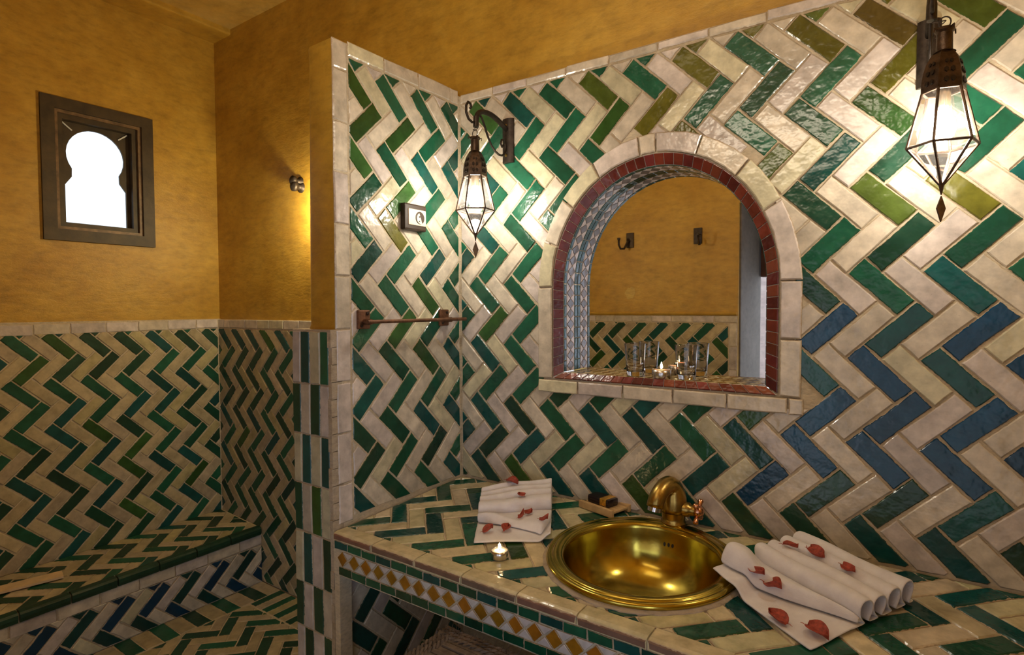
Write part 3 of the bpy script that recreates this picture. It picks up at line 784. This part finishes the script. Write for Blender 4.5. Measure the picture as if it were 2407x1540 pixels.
# ------------------------------------------------------------------ brass basin
bz = ctop(BY)
basin = thing('wash_basin', (BX, BY, bz), 'round brass wash basin with rolled rim set into the tiled worktop', 'basin')
prof = [(.236, -.004), (.244, .002), (.248, .009), (.247, .014), (.242, .0175), (.236, .0175), (.232, .015), (.2305, .0175), (.226, .0195), (.214, .0185), (.206, .0165), (.2005, .012),
        (.198, .002), (.195, -.02), (.186, -.055), (.168, -.090), (.140, -.118), (.100, -.137), (.055, -.146), (.024, -.148)]
tilt_m = Matrix.Translation(Vector((BX, BY, bz))) @ Matrix.Rotation(math.atan(.036), 4, 'X') @ Matrix.Translation(-Vector((BX, BY, bz)))
def tmb(mb): mb.v = [tilt_m @ v for v in mb.v]; return mb
tmb(MB().lathe(prof, (BX, BY, bz), 72)).build('bowl', BRASS, basin, smooth=True)
mb = MB(); ringp = [(.236, -.004), (.258, -.003), (.256, .002), (.244, .006)]; mb.lathe(ringp, (BX, BY, bz), 60)
for i, v in enumerate(mb.v):
    k = 1+.012*math.sin(i*2.3)*(1 if i//60 == 1 else 0); mb.v[i] = Vector((BX+(v.x-BX)*k, BY+(v.y-BY)*k, v.z))
tmb(mb).build('cement_bead', PLASTER_PALE, basin)
tmb(MB().lathe([(.024, -.149), (.027, -.146), (.024, -.1435), (.018, -.144), (.016, -.150), (0.001, -.151)], (BX, BY, bz), 24)).build('drain', BRASS_OLD, basin, smooth=True)
for k in (-1, 0, 1):
    a = math.radians(88)+k*.062; rr = .1936
    p = Vector((BX+rr*math.cos(a), BY+rr*math.sin(a), bz-.026)); nrm = Vector((-math.cos(a), -math.sin(a), .25)).normalized()
    eu_ = nrm.cross(Z).normalized(); ev_ = eu_.cross(nrm)
    MB().prism([(.0038*math.cos(t*PI/4), .0060*math.sin(t*PI/4)) for t in range(8)], p, eu_, ev_, nrm, -.001, .0012).build('overflow_hole', DARK, basin)

# ------------------------------------------------------------------ tap
tx, ty = -.556, 1.640; tz = ctop(ty)+.005
tap = thing('tap', (tx, ty, tz), 'aged brass basin tap with a thick curved spout behind the basin', 'tap')
def bez(p0, p1, p2, p3, n):
    P = [Vector(p) for p in (p0, p1, p2, p3)]
    return [P[0]*(1-t)**3+3*P[1]*t*(1-t)**2+3*P[2]*t*t*(1-t)+P[3]*t**3 for t in [i/n for i in range(n+1)]]
MB().lathe([(.036, .0128), (.036, .015), (.033, .018), (.0335, .030), (.036, .045)], (tx, ty, tz), 32, cap0=True).build('base', BRASS_OLD, tap, smooth=True)
path = bez((tx, ty, tz+.040), (tx, ty+.008, tz+.100), (tx-.004, ty+.002, tz+.136), (tx-.014, ty-.040, tz+.124), 14)[:-1]+bez((tx-.014, ty-.040, tz+.124), (tx-.020, ty-.066, tz+.115), (tx-.024, ty-.080, tz+.098), (tx-.026, ty-.084, tz+.076), 6)
rad = [.036, .037, .0375, .0375, .0365, .035, .0335, .032, .0305, .029, .028, .027, .026, .0255, .025, .0245, .024, .0238, .0236, .0235, .0235, .023, .0228, .0225, .0222, .022]
MB().tube(path, rad[:len(path)], 20).build('spout', BRASS_OLD, tap, smooth=True)
e0 = path[-1]; d = (path[-1]-path[-2]).normalized()
MB().tube([e0-d*.002, e0+d*.012], .0195, 18).build('aerator', CHROME, tap, ang=40)
hx = tx+.036
MB().lathe([(.021, -.006), (.021, .010), (.016, .014), (.015, .030)], (hx, ty, tz+.057), 20, 'x').build('valve_stem', BRASS_OLD, tap, smooth=True)
h = MB().lathe([(.004, .026), (.017, .028), (.019, .036), (.016, .044), (.010, .050), (.001, .052)], (hx, ty, tz+.057), 20, 'x').build('handle_hub', COPPER, tap, smooth=True)
for k in range(4):
    a = PI/4+k*PI/2; q = Vector((hx+.036, ty+.012*math.cos(a), tz+.057+.012*math.sin(a))); e = Vector((0, math.cos(a), math.sin(a)))
    MB().tube([q, q+e*.014, q+e*.022, q+e*.026, q+e*.0275], [.006, .0065, .0085, .007, .001], 10).build('handle_arm', COPPER, tap, smooth=True)

# ------------------------------------------------------------------ soap dish and soap
sA, sB, sC = Vector((-.868, 1.640, 0)), Vector((-.712, 1.597, 0)), Vector((-.728, 1.70, 0))
sz = ctop(1.65)+.001
ux = (sB-sA).normalized(); uy = Vector((-ux.y, ux.x, 0)); so = Vector((-.790, 1.662, sz))
dish = thing('soap_dish', so, 'small pale wooden soap dish between the left towel and the tap', 'soap dish')
def ob(u0, u1, v0, v1, z0, z1, bev=.002):
    m_ = MB().bbox(u0, u1, v0, v1, z0, z1, bev); m_.v = [so+ux*v.x+uy*v.y+Z*v.z for v in m_.v]; return m_
for i in range(4): ob(-.066, .066, -.036+i*.0185, -.0195+i*.0185, .010, .017).build('slat', PALEWOOD, dish)
ob(-.070, .070, -.047, -.035, .0, .024, .003).build('side_rail', PALEWOOD, dish)
ob(-.070, .070, .036, .048, .0, .024, .003).build('side_rail', PALEWOOD, dish)
ob(-.055, -.044, -.036, .037, .003, .010).build('cross_bar', PALEWOOD, dish)
ob(.044, .055, -.036, .037, .003, .010).build('cross_bar', PALEWOOD, dish)
soap = thing('soap_bar', so+Vector((0,0,.017)), 'soap bar in dark shiny wrapper with a gold patch lying on the wooden dish', 'soap')
ob(-.052, .036, -.024, .026, .0172, .042, .006).build('wrapper', WRAP, soap, ang=50)
ob(.000, .0265, -.0248, .0262, .020, .0426, .003).build('gold_patch', GOLD, soap)

# ------------------------------------------------------------------ towels
def smooth(t): t = max(0, min(1, t)); return t*t*(3-2*t)
def towel(name, label, FL, FR, BL, BR, flat, pleats, ph, fold, seed, sag=None, rise=1., flap=None, wts=None):
    FL, FR, BL, BR = [Vector((*p, 0)) for p in (FL, FR, BL, BR)]
    c0 = (FL+FR+BL+BR)/4; base = Vector((c0.x, c0.y, ctop(c0.y)))
    t_ = thing(name, base, label, 'towel')
    r = random.Random(seed); prof = []
    nf = 20
    for i in range(nf): prof.append((flat*i/nf, 0.))
    wts = wts or [1]*pleats; pos = flat
    for k in range(pleats):                           # each pleat leans forward and closes on the next
        pw = (1-flat)*wts[k]/sum(wts); v0 = pos; pos += pw; hh = ph*r.uniform(.94, 1.06)*(1+(rise-1)*k/(pleats-1))
        for (a, b) in ((.30, .02), (.14, .10), (-.10, .32), (-.20, .62), (-.12, .88), (.10, 1.), (.42, 1.), (.64, .88), (.75, .64), (.68, .34), (.48, .12), (.44, .02)):
            prof.append((v0+a*pw+(.10*pw if k == 0 else .02*pw), hh*b))
    prof.append((1.0, ph*.02)); nU = 22; vs = []
    for j, (v, hgt) in enumerate(prof):
        for i in range(nU+1):
            u = i/nU; a = FL.lerp(FR, u); b = BL.lerp(BR, u); p = a.lerp(b, v)
            hz = hgt*(1+.05*math.sin(u*7+v*9+seed)+.06*(u-.5)*(1 if seed % 2 else -1))
            if v < flat: hz += fold(u, v/flat)
            lean = hgt*.10*math.sin(u*3+seed)
            p = p+Vector((r.uniform(-.0006, .0006)+lean, r.uniform(-.0006, .0006), 0))
            if sag: p = sag(u, v, p)
            lift = .0215*smooth((.272-math.hypot(p.x-BX, p.y-BY))/.022+.5)
            vs.append(Vector((p.x, p.y, ctop(p.y)+.0065+hz+lift)))
    fs = [(j*(nU+1)+i, j*(nU+1)+i+1, (j+1)*(nU+1)+i+1, (j+1)*(nU+1)+i) for j in range(len(prof)-1) for i in range(nU)]
    o = link_mesh('cloth', vs, fs, TOWEL, t_, base, None, True)
    m1 = o.modifiers.new('thick', 'SOLIDIFY'); m1.thickness = .0055; m1.offset = 0
    m2 = o.modifiers.new('smooth', 'SUBSURF'); m2.levels = 1; m2.render_levels = 1
    vs = []; nS = 10                                  # the top layer of the flat part, folded over with a loose rounded edge
    for j in range(nS+1):
        s_ = j/nS
        for i in range(nU+1):
            u = i/nU; e, hh = flap(u); v = flat*lerp(e, 1.02, s_)
            p = FL.lerp(FR, u).lerp(BL.lerp(BR, u), v)
            if sag: p = sag(u, v, p)
            prof_h = (smooth(s_*5+.12))*(1-smooth((s_-.25)/.75)*.75)
            lift = .0215*smooth((.272-math.hypot(p.x-BX, p.y-BY))/.022+.5)
            vs.append(Vector((p.x, p.y, ctop(p.y)+.0125+hh*prof_h+fold(u, v/flat)+lift)))
    fs = [(j*(nU+1)+i, j*(nU+1)+i+1, (j+1)*(nU+1)+i+1, (j+1)*(nU+1)+i) for j in range(nS) for i in range(nU)]
    o = link_mesh('folded_flap', vs, fs, TOWEL, t_, base, None, True)
    m1 = o.modifiers.new('thick', 'SOLIDIFY'); m1.thickness = .006; m1.offset = 0
    m2 = o.modifiers.new('smooth', 'SUBSURF'); m2.levels = 1; m2.render_levels = 1
    return t_
def foldL(u, v): return .003*math.sin(u*5+v*4)*.6+.004*smooth(v*2)*math.sin(u*PI)
def flapL(u): return (max(.10, .80-.72*u) if u < .86 else .10+(u-.86)*4.2), .012+.010*(1-u)+.006*math.sin(u*9)
def foldR(u, v): return .002*math.sin(u*4+v*5)+.005*math.exp(-((u-.02)/.06)**2)
def flapR(u): return .16+.80*u**1.1, .034*(1-u)**.6+.010
def bump_edge(u, v, p): return p+Vector((.012*math.sin(u*PI)*max(0, .2-v)/.2, -.012*math.sin(u*PI)*max(0, .2-v)/.2, 0))
towel('hand_towel', 'white hand towel folded in pleats left of the basin beside the corner', (-.990, 1.236), (-.812, 1.362), (-1.150, 1.482), (-.990, 1.672), .54, 4, .050, foldL, 3, None, 1.25, flapL, [1.7, 1.1, .9, .8])
towel('hand_towel', 'white hand towel with deep accordion pleats right of the basin', (-.375, 1.385), (-.141, 1.211), (-.205, 1.668), (.028, 1.520), .44, 4, .052, foldR, 4, bump_edge, 1.1, flapR)
dg = bpy.context.evaluated_depsgraph_get()

# ------------------------------------------------------------------ dried petals, dropped on the towels by ray
towels = [o for o in COL.objects if o.name.startswith(('cloth', 'folded_flap'))]
bpy.context.view_layer.update()
dg = bpy.context.evaluated_depsgraph_get()
def cam_hit(px, py):
    d = (fw+(px-1203.5)/F_PX*rt-(py-770)/F_PX*up).normalized(); best = None
    for o in towels:
        inv = o.matrix_world.inverted(); ok, loc, nrm, ix = o.ray_cast(inv @ CAM, inv.to_3x3() @ d, depsgraph=dg)
        if ok:
            wl = o.matrix_world @ loc
            if best is None or (wl-CAM).length < (best[0]-CAM).length: best = (wl, (o.matrix_world.to_3x3() @ nrm).normalized())
    return best
def petal(loc, nrm, size, yaw, curl, label, seed, thin=1.):
    r = random.Random(seed); nrm = (nrm*.35+Z).normalized()
    a = (Vector((math.cos(yaw), math.sin(yaw), 0))); a = (a-nrm*a.dot(nrm)).normalized(); b = nrm.cross(a)
    t_ = thing('flower_petal', loc, label, 'petal', 'dried petals scattered over the towels')
    vs = []; nu, nv = 8, 6
    for i in range(nu+1):
        s = i/nu; wdt = thin*.62*math.sin(PI*min(1, s*.93+.07))**.75*(1-.25*s)
        for j in range(nv+1):
            q = j/nv*2-1
            x = (s-.45)*size*(1-.10*q*q*(1 if s < .3 else 0)); y_ = q*wdt*size*.75
            z_ = size*(curl*q*q*(.35+.3*s)+.20*curl*math.sin(s*4+seed)+.05*math.sin(5*q+seed*1.7))+size*.11
            vs.append(loc+a*x+b*y_+nrm*(max(.0006, z_)))
    fs = [(i*(nv+1)+j, (i+1)*(nv+1)+j, (i+1)*(nv+1)+j+1, i*(nv+1)+j+1) for i in range(nu) for j in range(nv)]
    o = link_mesh('bract', vs, fs, PETAL, t_, loc, None, True)
    m1 = o.modifiers.new('thick', 'SOLIDIFY'); m1.thickness = .0009
    st = loc-a*size*.42+nrm*size*.10
    MB().tube([st, st-a*size*.16+nrm*size*.05, st-a*size*.30+nrm*size*.02], [.0008, .0007, .0005], 5).build('stalk', PETAL, t_)
PET = [(1203, 1137, .036, .2, .5, 'large red dried petal on the rearmost fold of the left towel', 1.1), (1226, 1168, .030, 2.6, .22, 'red dried petal on the second fold of the left towel', .9),
       (1242, 1211, .028, 1.4, .5, 'upright dried petal in the middle of the left towel', .8), (1224, 1219, .024, 1.5, 1., 'thin curled petal standing in the middle of the left towel', .25),
       (1276, 1226, .022, .4, 1., 'narrow shrivelled petal by the basin side of the left towel', .35), (1146, 1252, .030, 1.2, .5, 'dried petal nearest the left front corner of the left towel', .85),
       (1190, 1248, .032, 1.8, .4, 'dried petal on the left towel right above the tealight', .95),
       (1856, 1288, .030, .3, .4, 'red dried petal at the upper left end of the right towel pleats', .9), (1918, 1306, .038, -.6, .5, 'largest petal with a stalk in the middle of the right towel pleats', 1.),
       (1993, 1343, .032, -.7, .4, 'red dried petal at the lower end of the right towel pleats', .8), (1776, 1350, .034, -.3, .5, 'curled petal beside the basin rim on the right towel', .7),
       (1815, 1384, .038, -.4, .7, 'twisted dried petal on the rolled flap of the right towel', .9), (1830, 1463, .040, 2.6, .35, 'brown red petal near the front edge of the right towel', .95),
       (1918, 1493, .042, -.5, .4, 'crimson petal nearest the front corner of the right towel', 1.)]
for i, (px, py, s, yaw, curl, lab, thin) in enumerate(PET):
    hit = cam_hit(px, py)
    if hit is None: print('petal missed', px, py); continue
    petal(hit[0]+Z*.003, hit[1], s*1.15, yaw, curl, lab, i, thin)

# ------------------------------------------------------------------ candles and tumblers
def tealight(name, label, c, r, hgt, wax, flame_h):
    t_ = thing(name, c, label, 'candle')
    MB().lathe([(r*.93, 0), (r*.97, .001), (r*.97, hgt*.55), (r, hgt), (r*.95, hgt), (r*.93, hgt*.7)], c, 32, cap0=True).build('cup', TINCUP, t_, smooth=True)
    MB().lathe([(r*.94, hgt*.5), (r*.94, hgt*.88), (r*.5, hgt*.93), (.001, hgt*.92)], c, 32).build('wax', wax, t_, smooth=True)
    p = Vector(c)+Z*hgt*.9
    MB().tube([p, p+Z*.006], .0008, 6).build('wick', DARK, t_)
    MB().lathe([(.0005, .004), (.0032, .007), (.0042, .011), (.003, .017), (.0012, .022*flame_h), (.0003, .026*flame_h)], p, 12).build('flame', FLAME, t_, smooth=True)
tealight('tealight', 'lit white tealight on the worktop below the left towel', (-.882, 1.213, ctop(1.213)+.0015), .023, .021, WAX, .8)
tealight('tealight', 'lit pink tealight between two clear glasses on the niche sill', (-.6265, 1.726, 1.2292), .030, .027, GLASSRED, 1.)
def tumbler(c, label):
    t_ = thing('drinking_glass', c, label, 'glass', None)
    MB().lathe([(.001, 0), (.026, 0), (.0275, .002), (.0285, .02), (.0315, .06), (.0345, .103), (.0340, .1045), (.0328, .104), (.0300, .06), (.0268, .018), (.024, .0145), (.001, .014)], c, 48).build('tumbler', TUMBLER, t_, ang=40)
tumbler((-.719, 1.740, 1.2294), 'clear straight drinking glass left of the candle on the niche sill')
tumbler((-.553, 1.740, 1.2294), 'clear straight drinking glass right of the candle on the niche sill')

# ------------------------------------------------------------------ towel rail and socket on the partition
rail = thing('towel_rail', (XP, 1.4, 1.40), 'rusty iron towel rail mounted on the zigzag tiled partition', 'towel rail')
for y0 in (1.209, 1.588):
    MB().bbox(XP-.002, XP+.010, y0-.024, y0+.024, 1.385, 1.445, .004).build('wall_plate', RUST, rail)
    MB().tube([(XP+.008, y0, 1.408), (XP+.042, y0, 1.408)], .009, 12).build('post', RUST, rail, ang=40)
    for dz in (.012, -.012): MB().lathe([(.005, .0), (.005, .003), (.001, .004)], (XP+.010, y0+.012*(1 if dz > 0 else -1), 1.415+dz*1.6), 8, 'x').build('screw', IRON, rail)
MB().tube([(XP+.040, 1.195, 1.408), (XP+.040, 1.672, 1.409)], .0062, 12).build('rod', RUST, rail, ang=40)
so_ = thing('power_socket', (XP, 1.43, 1.758), 'brown wall socket with half open cream cover on the partition', 'socket')
MB().bbox(XP-.002, XP+.022, 1.378, 1.482, 1.716, 1.806, .006).build('housing', PLASTIC_B, so_)
MB().bbox(XP+.018, XP+.026, 1.392, 1.476, 1.733, 1.788, .003).build('face_plate', PLASTIC_W, so_)
def disc(c, r, h, n=24, flat=None): 
    return MB().lathe([(r, 0), (r, h*.7), (r*.92, h), (.0005, h)], c, n, 'x')
disc((XP+.0255, 1.445, 1.760), .0215, .002).build('socket_ring', PLASTIC_B, so_)
mb = MB(); P = [(.019*math.cos(a), .019*math.sin(a)) for a in [PI*.62+PI*1.0*i/12 for i in range(13)]]
mb.prism(P, (XP+.0268, 1.447, 1.758), Y, Z, X, 0, .002).build('cover_flap', PLASTIC_W, so_)
disc((XP+.0278, 1.441, 1.763), .0035, .0015, 10).build('contact', DARK, so_)
disc((XP+.0278, 1.440, 1.748), .0030, .0015, 10).build('contact', DARK, so_)

# ------------------------------------------------------------------ wall lights
def bracket(c, label, d=.20, sy=-1, yw=YW):
    """iron scroll bracket; c = (x, z of the lantern hook), arm reaches d into the room"""
    x, z = c; t_ = thing('wall_bracket', (x, yw, z), label, 'bracket')
    pl = [(-.0235, 0), (.0235, 0), (.0235, .006), (.016, .013), (.006, .0165), (-.006, .0165), (-.016, .013), (-.0235, .006)]
    MB().prism([(a, b) for a, b in pl], (x, yw, z-.075), X, Y*sy, Z, 0, .155).build('wall_plate', IRON, t_, ang=35)
    q = lambda a, b: (x, yw+sy*a, z+b)
    arm = bez(q(.012, .040), q(.06, .060), q(.10, .075), q(.150, .066), 8)+bez(q(.150, .066), q(.175, .060), q(.185, .050), q(.188, .028), 5)[1:]
    MB().tube(arm, .0088, 10).build('arm', IRON, t_, smooth=True)
    MB().tube([q(.188, .040), q(.190, .005)], .0095, 10).build('collar', IRON, t_, ang=40)
    curl = [q(.192, .022), q(.210, .016), q(.228, .022), q(.240, .040), q(.240, .062), q(.230, .076), q(.218, .074), q(.214, .064), q(.220, .058)]
    MB().tube(curl, .0042, 8).build('end_scroll', IRON, t_, smooth=True)
    low = bez(q(.170, .052), q(.135, .035), q(.130, -.045), q(.060, -.058), 8)+bez(q(.060, -.058), q(.035, -.060), q(.022, -.045), q(.020, -.022), 4)[1:]+[q(.030, .0), q(.044, -.002), q(.050, -.016), q(.042, -.026), q(.034, -.018)]
    MB().tube(low, .0038, 8).build('lower_scroll', IRON, t_, smooth=True)
    for dz in (.055, -.050): MB().lathe([(.005, .015), (.005, .019), (.001, .020)], (x, yw, z+dz), 8, 'y' if sy < 0 else 'y').build('screw', BRASS_OLD, t_)
    return t_
def lantern(top, rot, label, group=None, bulb=None):
    """hexagonal glass lantern; top = hanging point"""
    c = Vector(top); t_ = thing('lantern', c, label, 'lantern', group)
    hexa = lambda r, z: [c+Vector((r*math.cos(rot+k*PI/3), r*math.sin(rot+k*PI/3), z)) for k in range(6)]
    MB().tube([c+Vector((.010*math.cos(a), 0, .006+.012*math.sin(a))) for a in [2*PI*i/16 for i in range(17)]], .0014, 6, False).build('hanging_ring', IRON, t_, smooth=True)
    MB().lathe([(.003, -.004), (.016, -.006), (.018, -.012), (.014, -.016), (.0145, -.052), (.020, -.056)], c, 20, cap0=True).build('neck', TIN, t_, ang=40)
    mb = MB()
    for k in range(4):
        a = rot+k*PI/2+.4; p = c+Vector((.016*math.cos(a), .016*math.sin(a), -.010)); e = Vector((math.cos(a), math.sin(a), 0))
        mb.tube([p, p+e*.007+Z*.003, p+e*.008-Z*.006], [.0025, .002, .001], 6)
    mb.build('neck_petals', TIN, t_)
    dome = [(.018, -.054), (.024, -.062), (.031, -.076), (.0365, -.094), (.0395, -.115), (.0400, -.135)]
    d_ = MB().lathe(dome, c, 6, ph=rot).build('dome', TIN, t_)
    mb = MB()                                        # pierced ornament: raised petals on each facet
    for k in range(6):
        a0 = rot+(k+.5)*PI/3
        for hz, rr, sz in ((-.120, .0352, .0075), (-.100, .0330, .0075), (-.082, .0290, .0055)):
            for q in (-.5, .5):
                e = Vector((math.cos(a0), math.sin(a0), .25)).normalized(); s = Vector((-math.sin(a0), math.cos(a0), 0)); u_ = e.cross(s)
                p = c+Vector((rr*math.cos(a0), rr*math.sin(a0), hz))+s*q*sz*1.5
                mb.prism([(sz*.55*math.cos(t*PI/3+q), sz*.8*math.sin(t*PI/3+q)) for t in range(6)], p, s, u_, e, -.002, .0016)
    mb.build('dome_ornament', simple('pierced_tin', (.030, .020, .014), .55, .6), d_)
    zt, zm, zb = -.135, -.247, -.326; rt_, rm = .0375, .0635
    T, M_, Bt = hexa(rt_, zt), hexa(rm, zm), hexa(.004, zb)
    bars = [(T[k], M_[k]) for k in range(6)]+[(M_[k], M_[(k+1) % 6]) for k in range(6)]+[(M_[k], Bt[k]) for k in range(6)]+[(T[k], T[(k+1) % 6]) for k in range(6)]
    mb = MB()
    for a, b in bars: mb.tube([a, b], .0028, 6)
    mb.build('frame', TIN, t_)
    for k in range(6):
        j = (k+1) % 6
        f_ = link_mesh('glass_pane', [T[k], M_[k], M_[j], T[j]], [(0,1,2,3)], PANE, t_)
        link_mesh('glass_pane', [M_[k], Bt[k], Bt[j], M_[j]], [(0,1,2,3)], PANE, t_)
    MB().lathe([(.013, -.130), (.013, -.165), (.011, -.168)], c, 16, cap0=True, cap1=True).build('lamp_holder', simple('brass_holder', (.50, .42, .30), .3, 1.), t_, ang=40)
    MB().lathe([(.009, -.166), (.012, -.176), (.021, -.196), (.0235, -.212), (.019, -.228), (.010, -.236), (.001, -.238)], c, 20).build('bulb', bulb or BULB, t_, smooth=True)
    MB().tube([c+Z*zb, c+Z*(zb-.022)], [.0055, .0012], 8).build('tip', TIN, t_)
    e = Vector((math.cos(rot+.5), math.sin(rot+.5), 0)); n_ = Vector((-e.y, e.x, 0)); p = c+Z*(zb-.050)
    MB().prism([(-.0105, .0), (0, -.028), (.0105, 0), (0, .026)], p, e, Z, n_, -.0016, .0016).build('drop_pendant', TIN, t_)
    return t_
def wires(a, b, name, label):
    t_ = thing(name, a, label, 'wire'); A, B_ = Vector(a), Vector(b)
    for s in (-1, 1): MB().tube(bez(A, A+Vector((.012*s, 0, -.010)), B_+Vector((.014*s, 0, .012)), B_, 8), .0011, 6).build('strand', IRON, t_)
zh = 2.042
bracket((-1.179, zh), 'dark iron scroll bracket beside the partition corner holding the smaller looking lantern')
lantern((-1.181, 1.497, 2.020), .668, 'glass and tin lantern hanging near the partition corner, fully lit')
bracket((.034, zh), 'dark iron bracket partly behind the lantern above the right hand towel')
lantern((.056, 1.497, 2.030), .262, 'glass and tin lantern hanging right of the mirror niche, bulb visible')
wl = thing('wall_lamp', (-2.213, YB, 1.98), 'small bare bulb lamp on the shower wall concealed behind the partition', 'lamp')
MB().bbox(-2.238, -2.188, YB-.010, YB+.001, 1.955, 2.055, .004).build('wall_plate', IRON, wl)
MB().tube([(-2.213, YB-.008, 2.02), (-2.213, YB-.045, 2.02), (-2.213, YB-.062, 2.012), (-2.213, YB-.065, 1.99)], .007, 10).build('arm', IRON, wl, smooth=True)
MB().lathe([(.014, .0), (.015, .035), (.011, .042)], (-2.213, YB-.065, 1.952), 16, cap0=True, cap1=True).build('lamp_holder', TIN, wl, ang=40)
MB().lathe([(.009, .002), (.012, -.008), (.021, -.026), (.0235, -.042), (.019, -.058), (.010, -.066), (.001, -.068)], (-2.213, YB-.065, 1.952), 20).build('bulb', emit('bright_bulb', (1.0, .84, .50), 560), wl, smooth=True)
for xx, yy, zz_, lab in ((-1.179, 1.500, zh, 'thin twisted wire holding the lantern near the partition corner'), (.040, 1.500, zh, 'thin twisted wire holding the lantern right of the niche')):
    wires((xx, yy, zz_+.004), (xx+(.012 if xx > 0 else -.002), yy-.003, zz_-.008), 'hanging_wire', lab)
kn = thing('scroll_end_knob', (-2.44, YB, 2.05), 'small dark two lobed knob standing in for an iron scroll end on the glowing shower wall beside the partition', 'knob')  # knob shape stands in for the visible end of an iron bracket scroll
MB().lathe([(.024, -.001), (.024, .006), (.012, .010), (.012, .030), (.022, .034), (.023, .046), (.014, .053), (.001, .055)], (-2.425, YB, 2.064), 20, 'y').build('upper_lobe', IRON, kn, smooth=True)
MB().lathe([(.026, -.001), (.026, .006), (.014, .010), (.014, .030), (.024, .034), (.025, .046), (.016, .053), (.001, .055)], (-2.418, YB, 2.036), 20, 'y').build('lower_lobe', IRON, kn, smooth=True)
# empty hooks on the opposite wall, seen in the mirror
for xc, zc, s, lab in ((-1.588, 1.915, -1, 'empty iron wall hook farther from the doorway, seen in the mirror'), (-1.120, 1.912, 1, 'empty iron wall hook closer to the doorway, seen in the mirror')):
    t_ = thing('wall_hook', (xc, YF, zc), lab, 'hook')
    MB().bbox(xc-.027, xc+.027, YF-.001, YF+.010, zc-.052, zc+.052, .003).build('wall_plate', IRON, t_)
    q = lambda a, b: (xc+s*a*.42, YF+a, zc+b)
    MB().tube([q(.008, .0), q(.03, -.02), q(.055, -.06), q(.085, -.062), q(.10, -.035), q(.10, .0)], .0075, 8).build('hook', IRON, t_, smooth=True)
    MB().tube([q(.10, -.002), q(.10, .012)], .011, 10).build('knob', IRON, t_, ang=40)
MB_ = MB().prism([(-.020, -.045), (.022, -.052), (.045, -.010), (.018, .030), (.006, .022), (-.006, .034), (-.030, .020), (-.034, -.012)], (-1.585, YF, 1.56), -X, Z, Y, -.001, .0012)
MB_.build('patch', plaster_mat('repair_plaster', (.52, .32, .05), (.58, .38, .07), (.60, .42, .10)), wall_front)
MB().lathe([(.006, 0), (.006, .0016), (.0005, .0018)], (-1.572, YF+.0005, 1.565), 10, 'y').build('screw_hole', DARK, wall_front)

# ------------------------------------------------------------------ wicker hamper under the worktop
hx0, hx1, hy0, hy1, hz1 = -.936, -.43, .60, 1.062, .655
ham = thing('wicker_hamper', ((hx0+hx1)/2, (hy0+hy1)/2, 0), 'dark woven wicker hamper standing below the mosaic worktop edge', 'basket')
MB().box(hx0+.012, hx1-.012, hy0+.012, hy1-.012, .0, hz1-.02).build('liner', simple('hamper_lining', (.02, .014, .010), .9), ham)
mb = MB(); r = random.Random(5)
z = .02
while z < hz1-.06:
    for (p, q, off) in (((hx0,hy0),(hx0,hy1),(-1,0)), ((hx0,hy1),(hx1,hy1),(0,1)), ((hx1,hy1),(hx1,hy0),(1,0)), ((hx1,hy0),(hx0,hy0),(0,-1))):
        n = 12; mb.tube([(lerp(p[0], q[0], i/n)+off[0]*.005*((-1)**i), lerp(p[1], q[1], i/n)+off[1]*.005*((-1)**i), z+.002*r.random()) for i in range(n+1)], .0085, 5, False)
    z += .017
mb.build('woven_side', WICKER, ham); ham.children[-1]['kind'] = 'stuff'
for k in range(24):                                  # lid slats run across, slightly uneven
    y0 = hy0+.012+k*(hy1-hy0-.024)/24
    MB().bbox(hx0+.035, hx1-.03, y0+.001, y0+.0175, hz1-.018+r.uniform(-.002,.002), hz1-.006+r.uniform(-.003,.003), .003).build('lid_slat', WICKER, ham)
for (p, q) in (((hx0,hy0),(hx0,hy1)), ((hx0,hy1),(hx1,hy1)), ((hx1,hy1),(hx1,hy0)), ((hx1,hy0),(hx0,hy0))):
    mb = MB(); n = 90
    d_ = Vector((q[0]-p[0], q[1]-p[1], 0)); L_ = d_.length; d_.normalize(); s_ = Vector((-d_.y, d_.x, 0))
    for ph_ in range(4):
        for lay_ in range(3):
            mb.tube([Vector((p[0], p[1], hz1-.010))+d_*L_*i/n-s_*(.006+lay_*.013+.006*math.cos(i*.55+ph_*PI/2))+Z*(.007*math.sin(i*.55+ph_*PI/2)+r.uniform(-.001,.001)) for i in range(n+1)], .0042, 4, False)
    mb.build('braided_rim', WICKER, ham); ham.children[-1]['kind'] = 'stuff'
mb = MB()
for k in range(120):
    x0 = r.uniform(hx0, hx1); p = Vector((x0, hy1-r.uniform(0, .03), hz1-.004)); mb.tube([p, p+Vector((r.uniform(-.01,.01), r.uniform(.0,.012), r.uniform(.003,.014)))], .0007, 3, False)
mb.build('frayed_strands', WICKER, ham); ham.children[-1]['kind'] = 'stuff'

# ------------------------------------------------------------------ outside the doorway, glimpsed in the mirror
terrace = structure('ground', '', 'ground')
MB().box(-4, 3, -9, -.77, -.14, -.03).build('paving', simple('pale_paving', (.55, .52, .50), .8, 0, 5, .15), terrace)
trim_2 = structure('trim_2', '', 'trim')
MB().bbox(XJ+.02, XR, -.765, -.70, 1.66, 2.11, .006).build('door_head', simple('red_brown_wood', (.10, .035, .02), .5, 0, 12, .3), trim_2)
far = structure('wall_courtyard', '', 'wall')
MB().box(-4, 3, -6.3, -6.1, -.1, 3.2).build('render', plaster_mat('courtyard_render', (.52, .40, .38), (.60, .48, .46), (.66, .56, .54), .8), far)
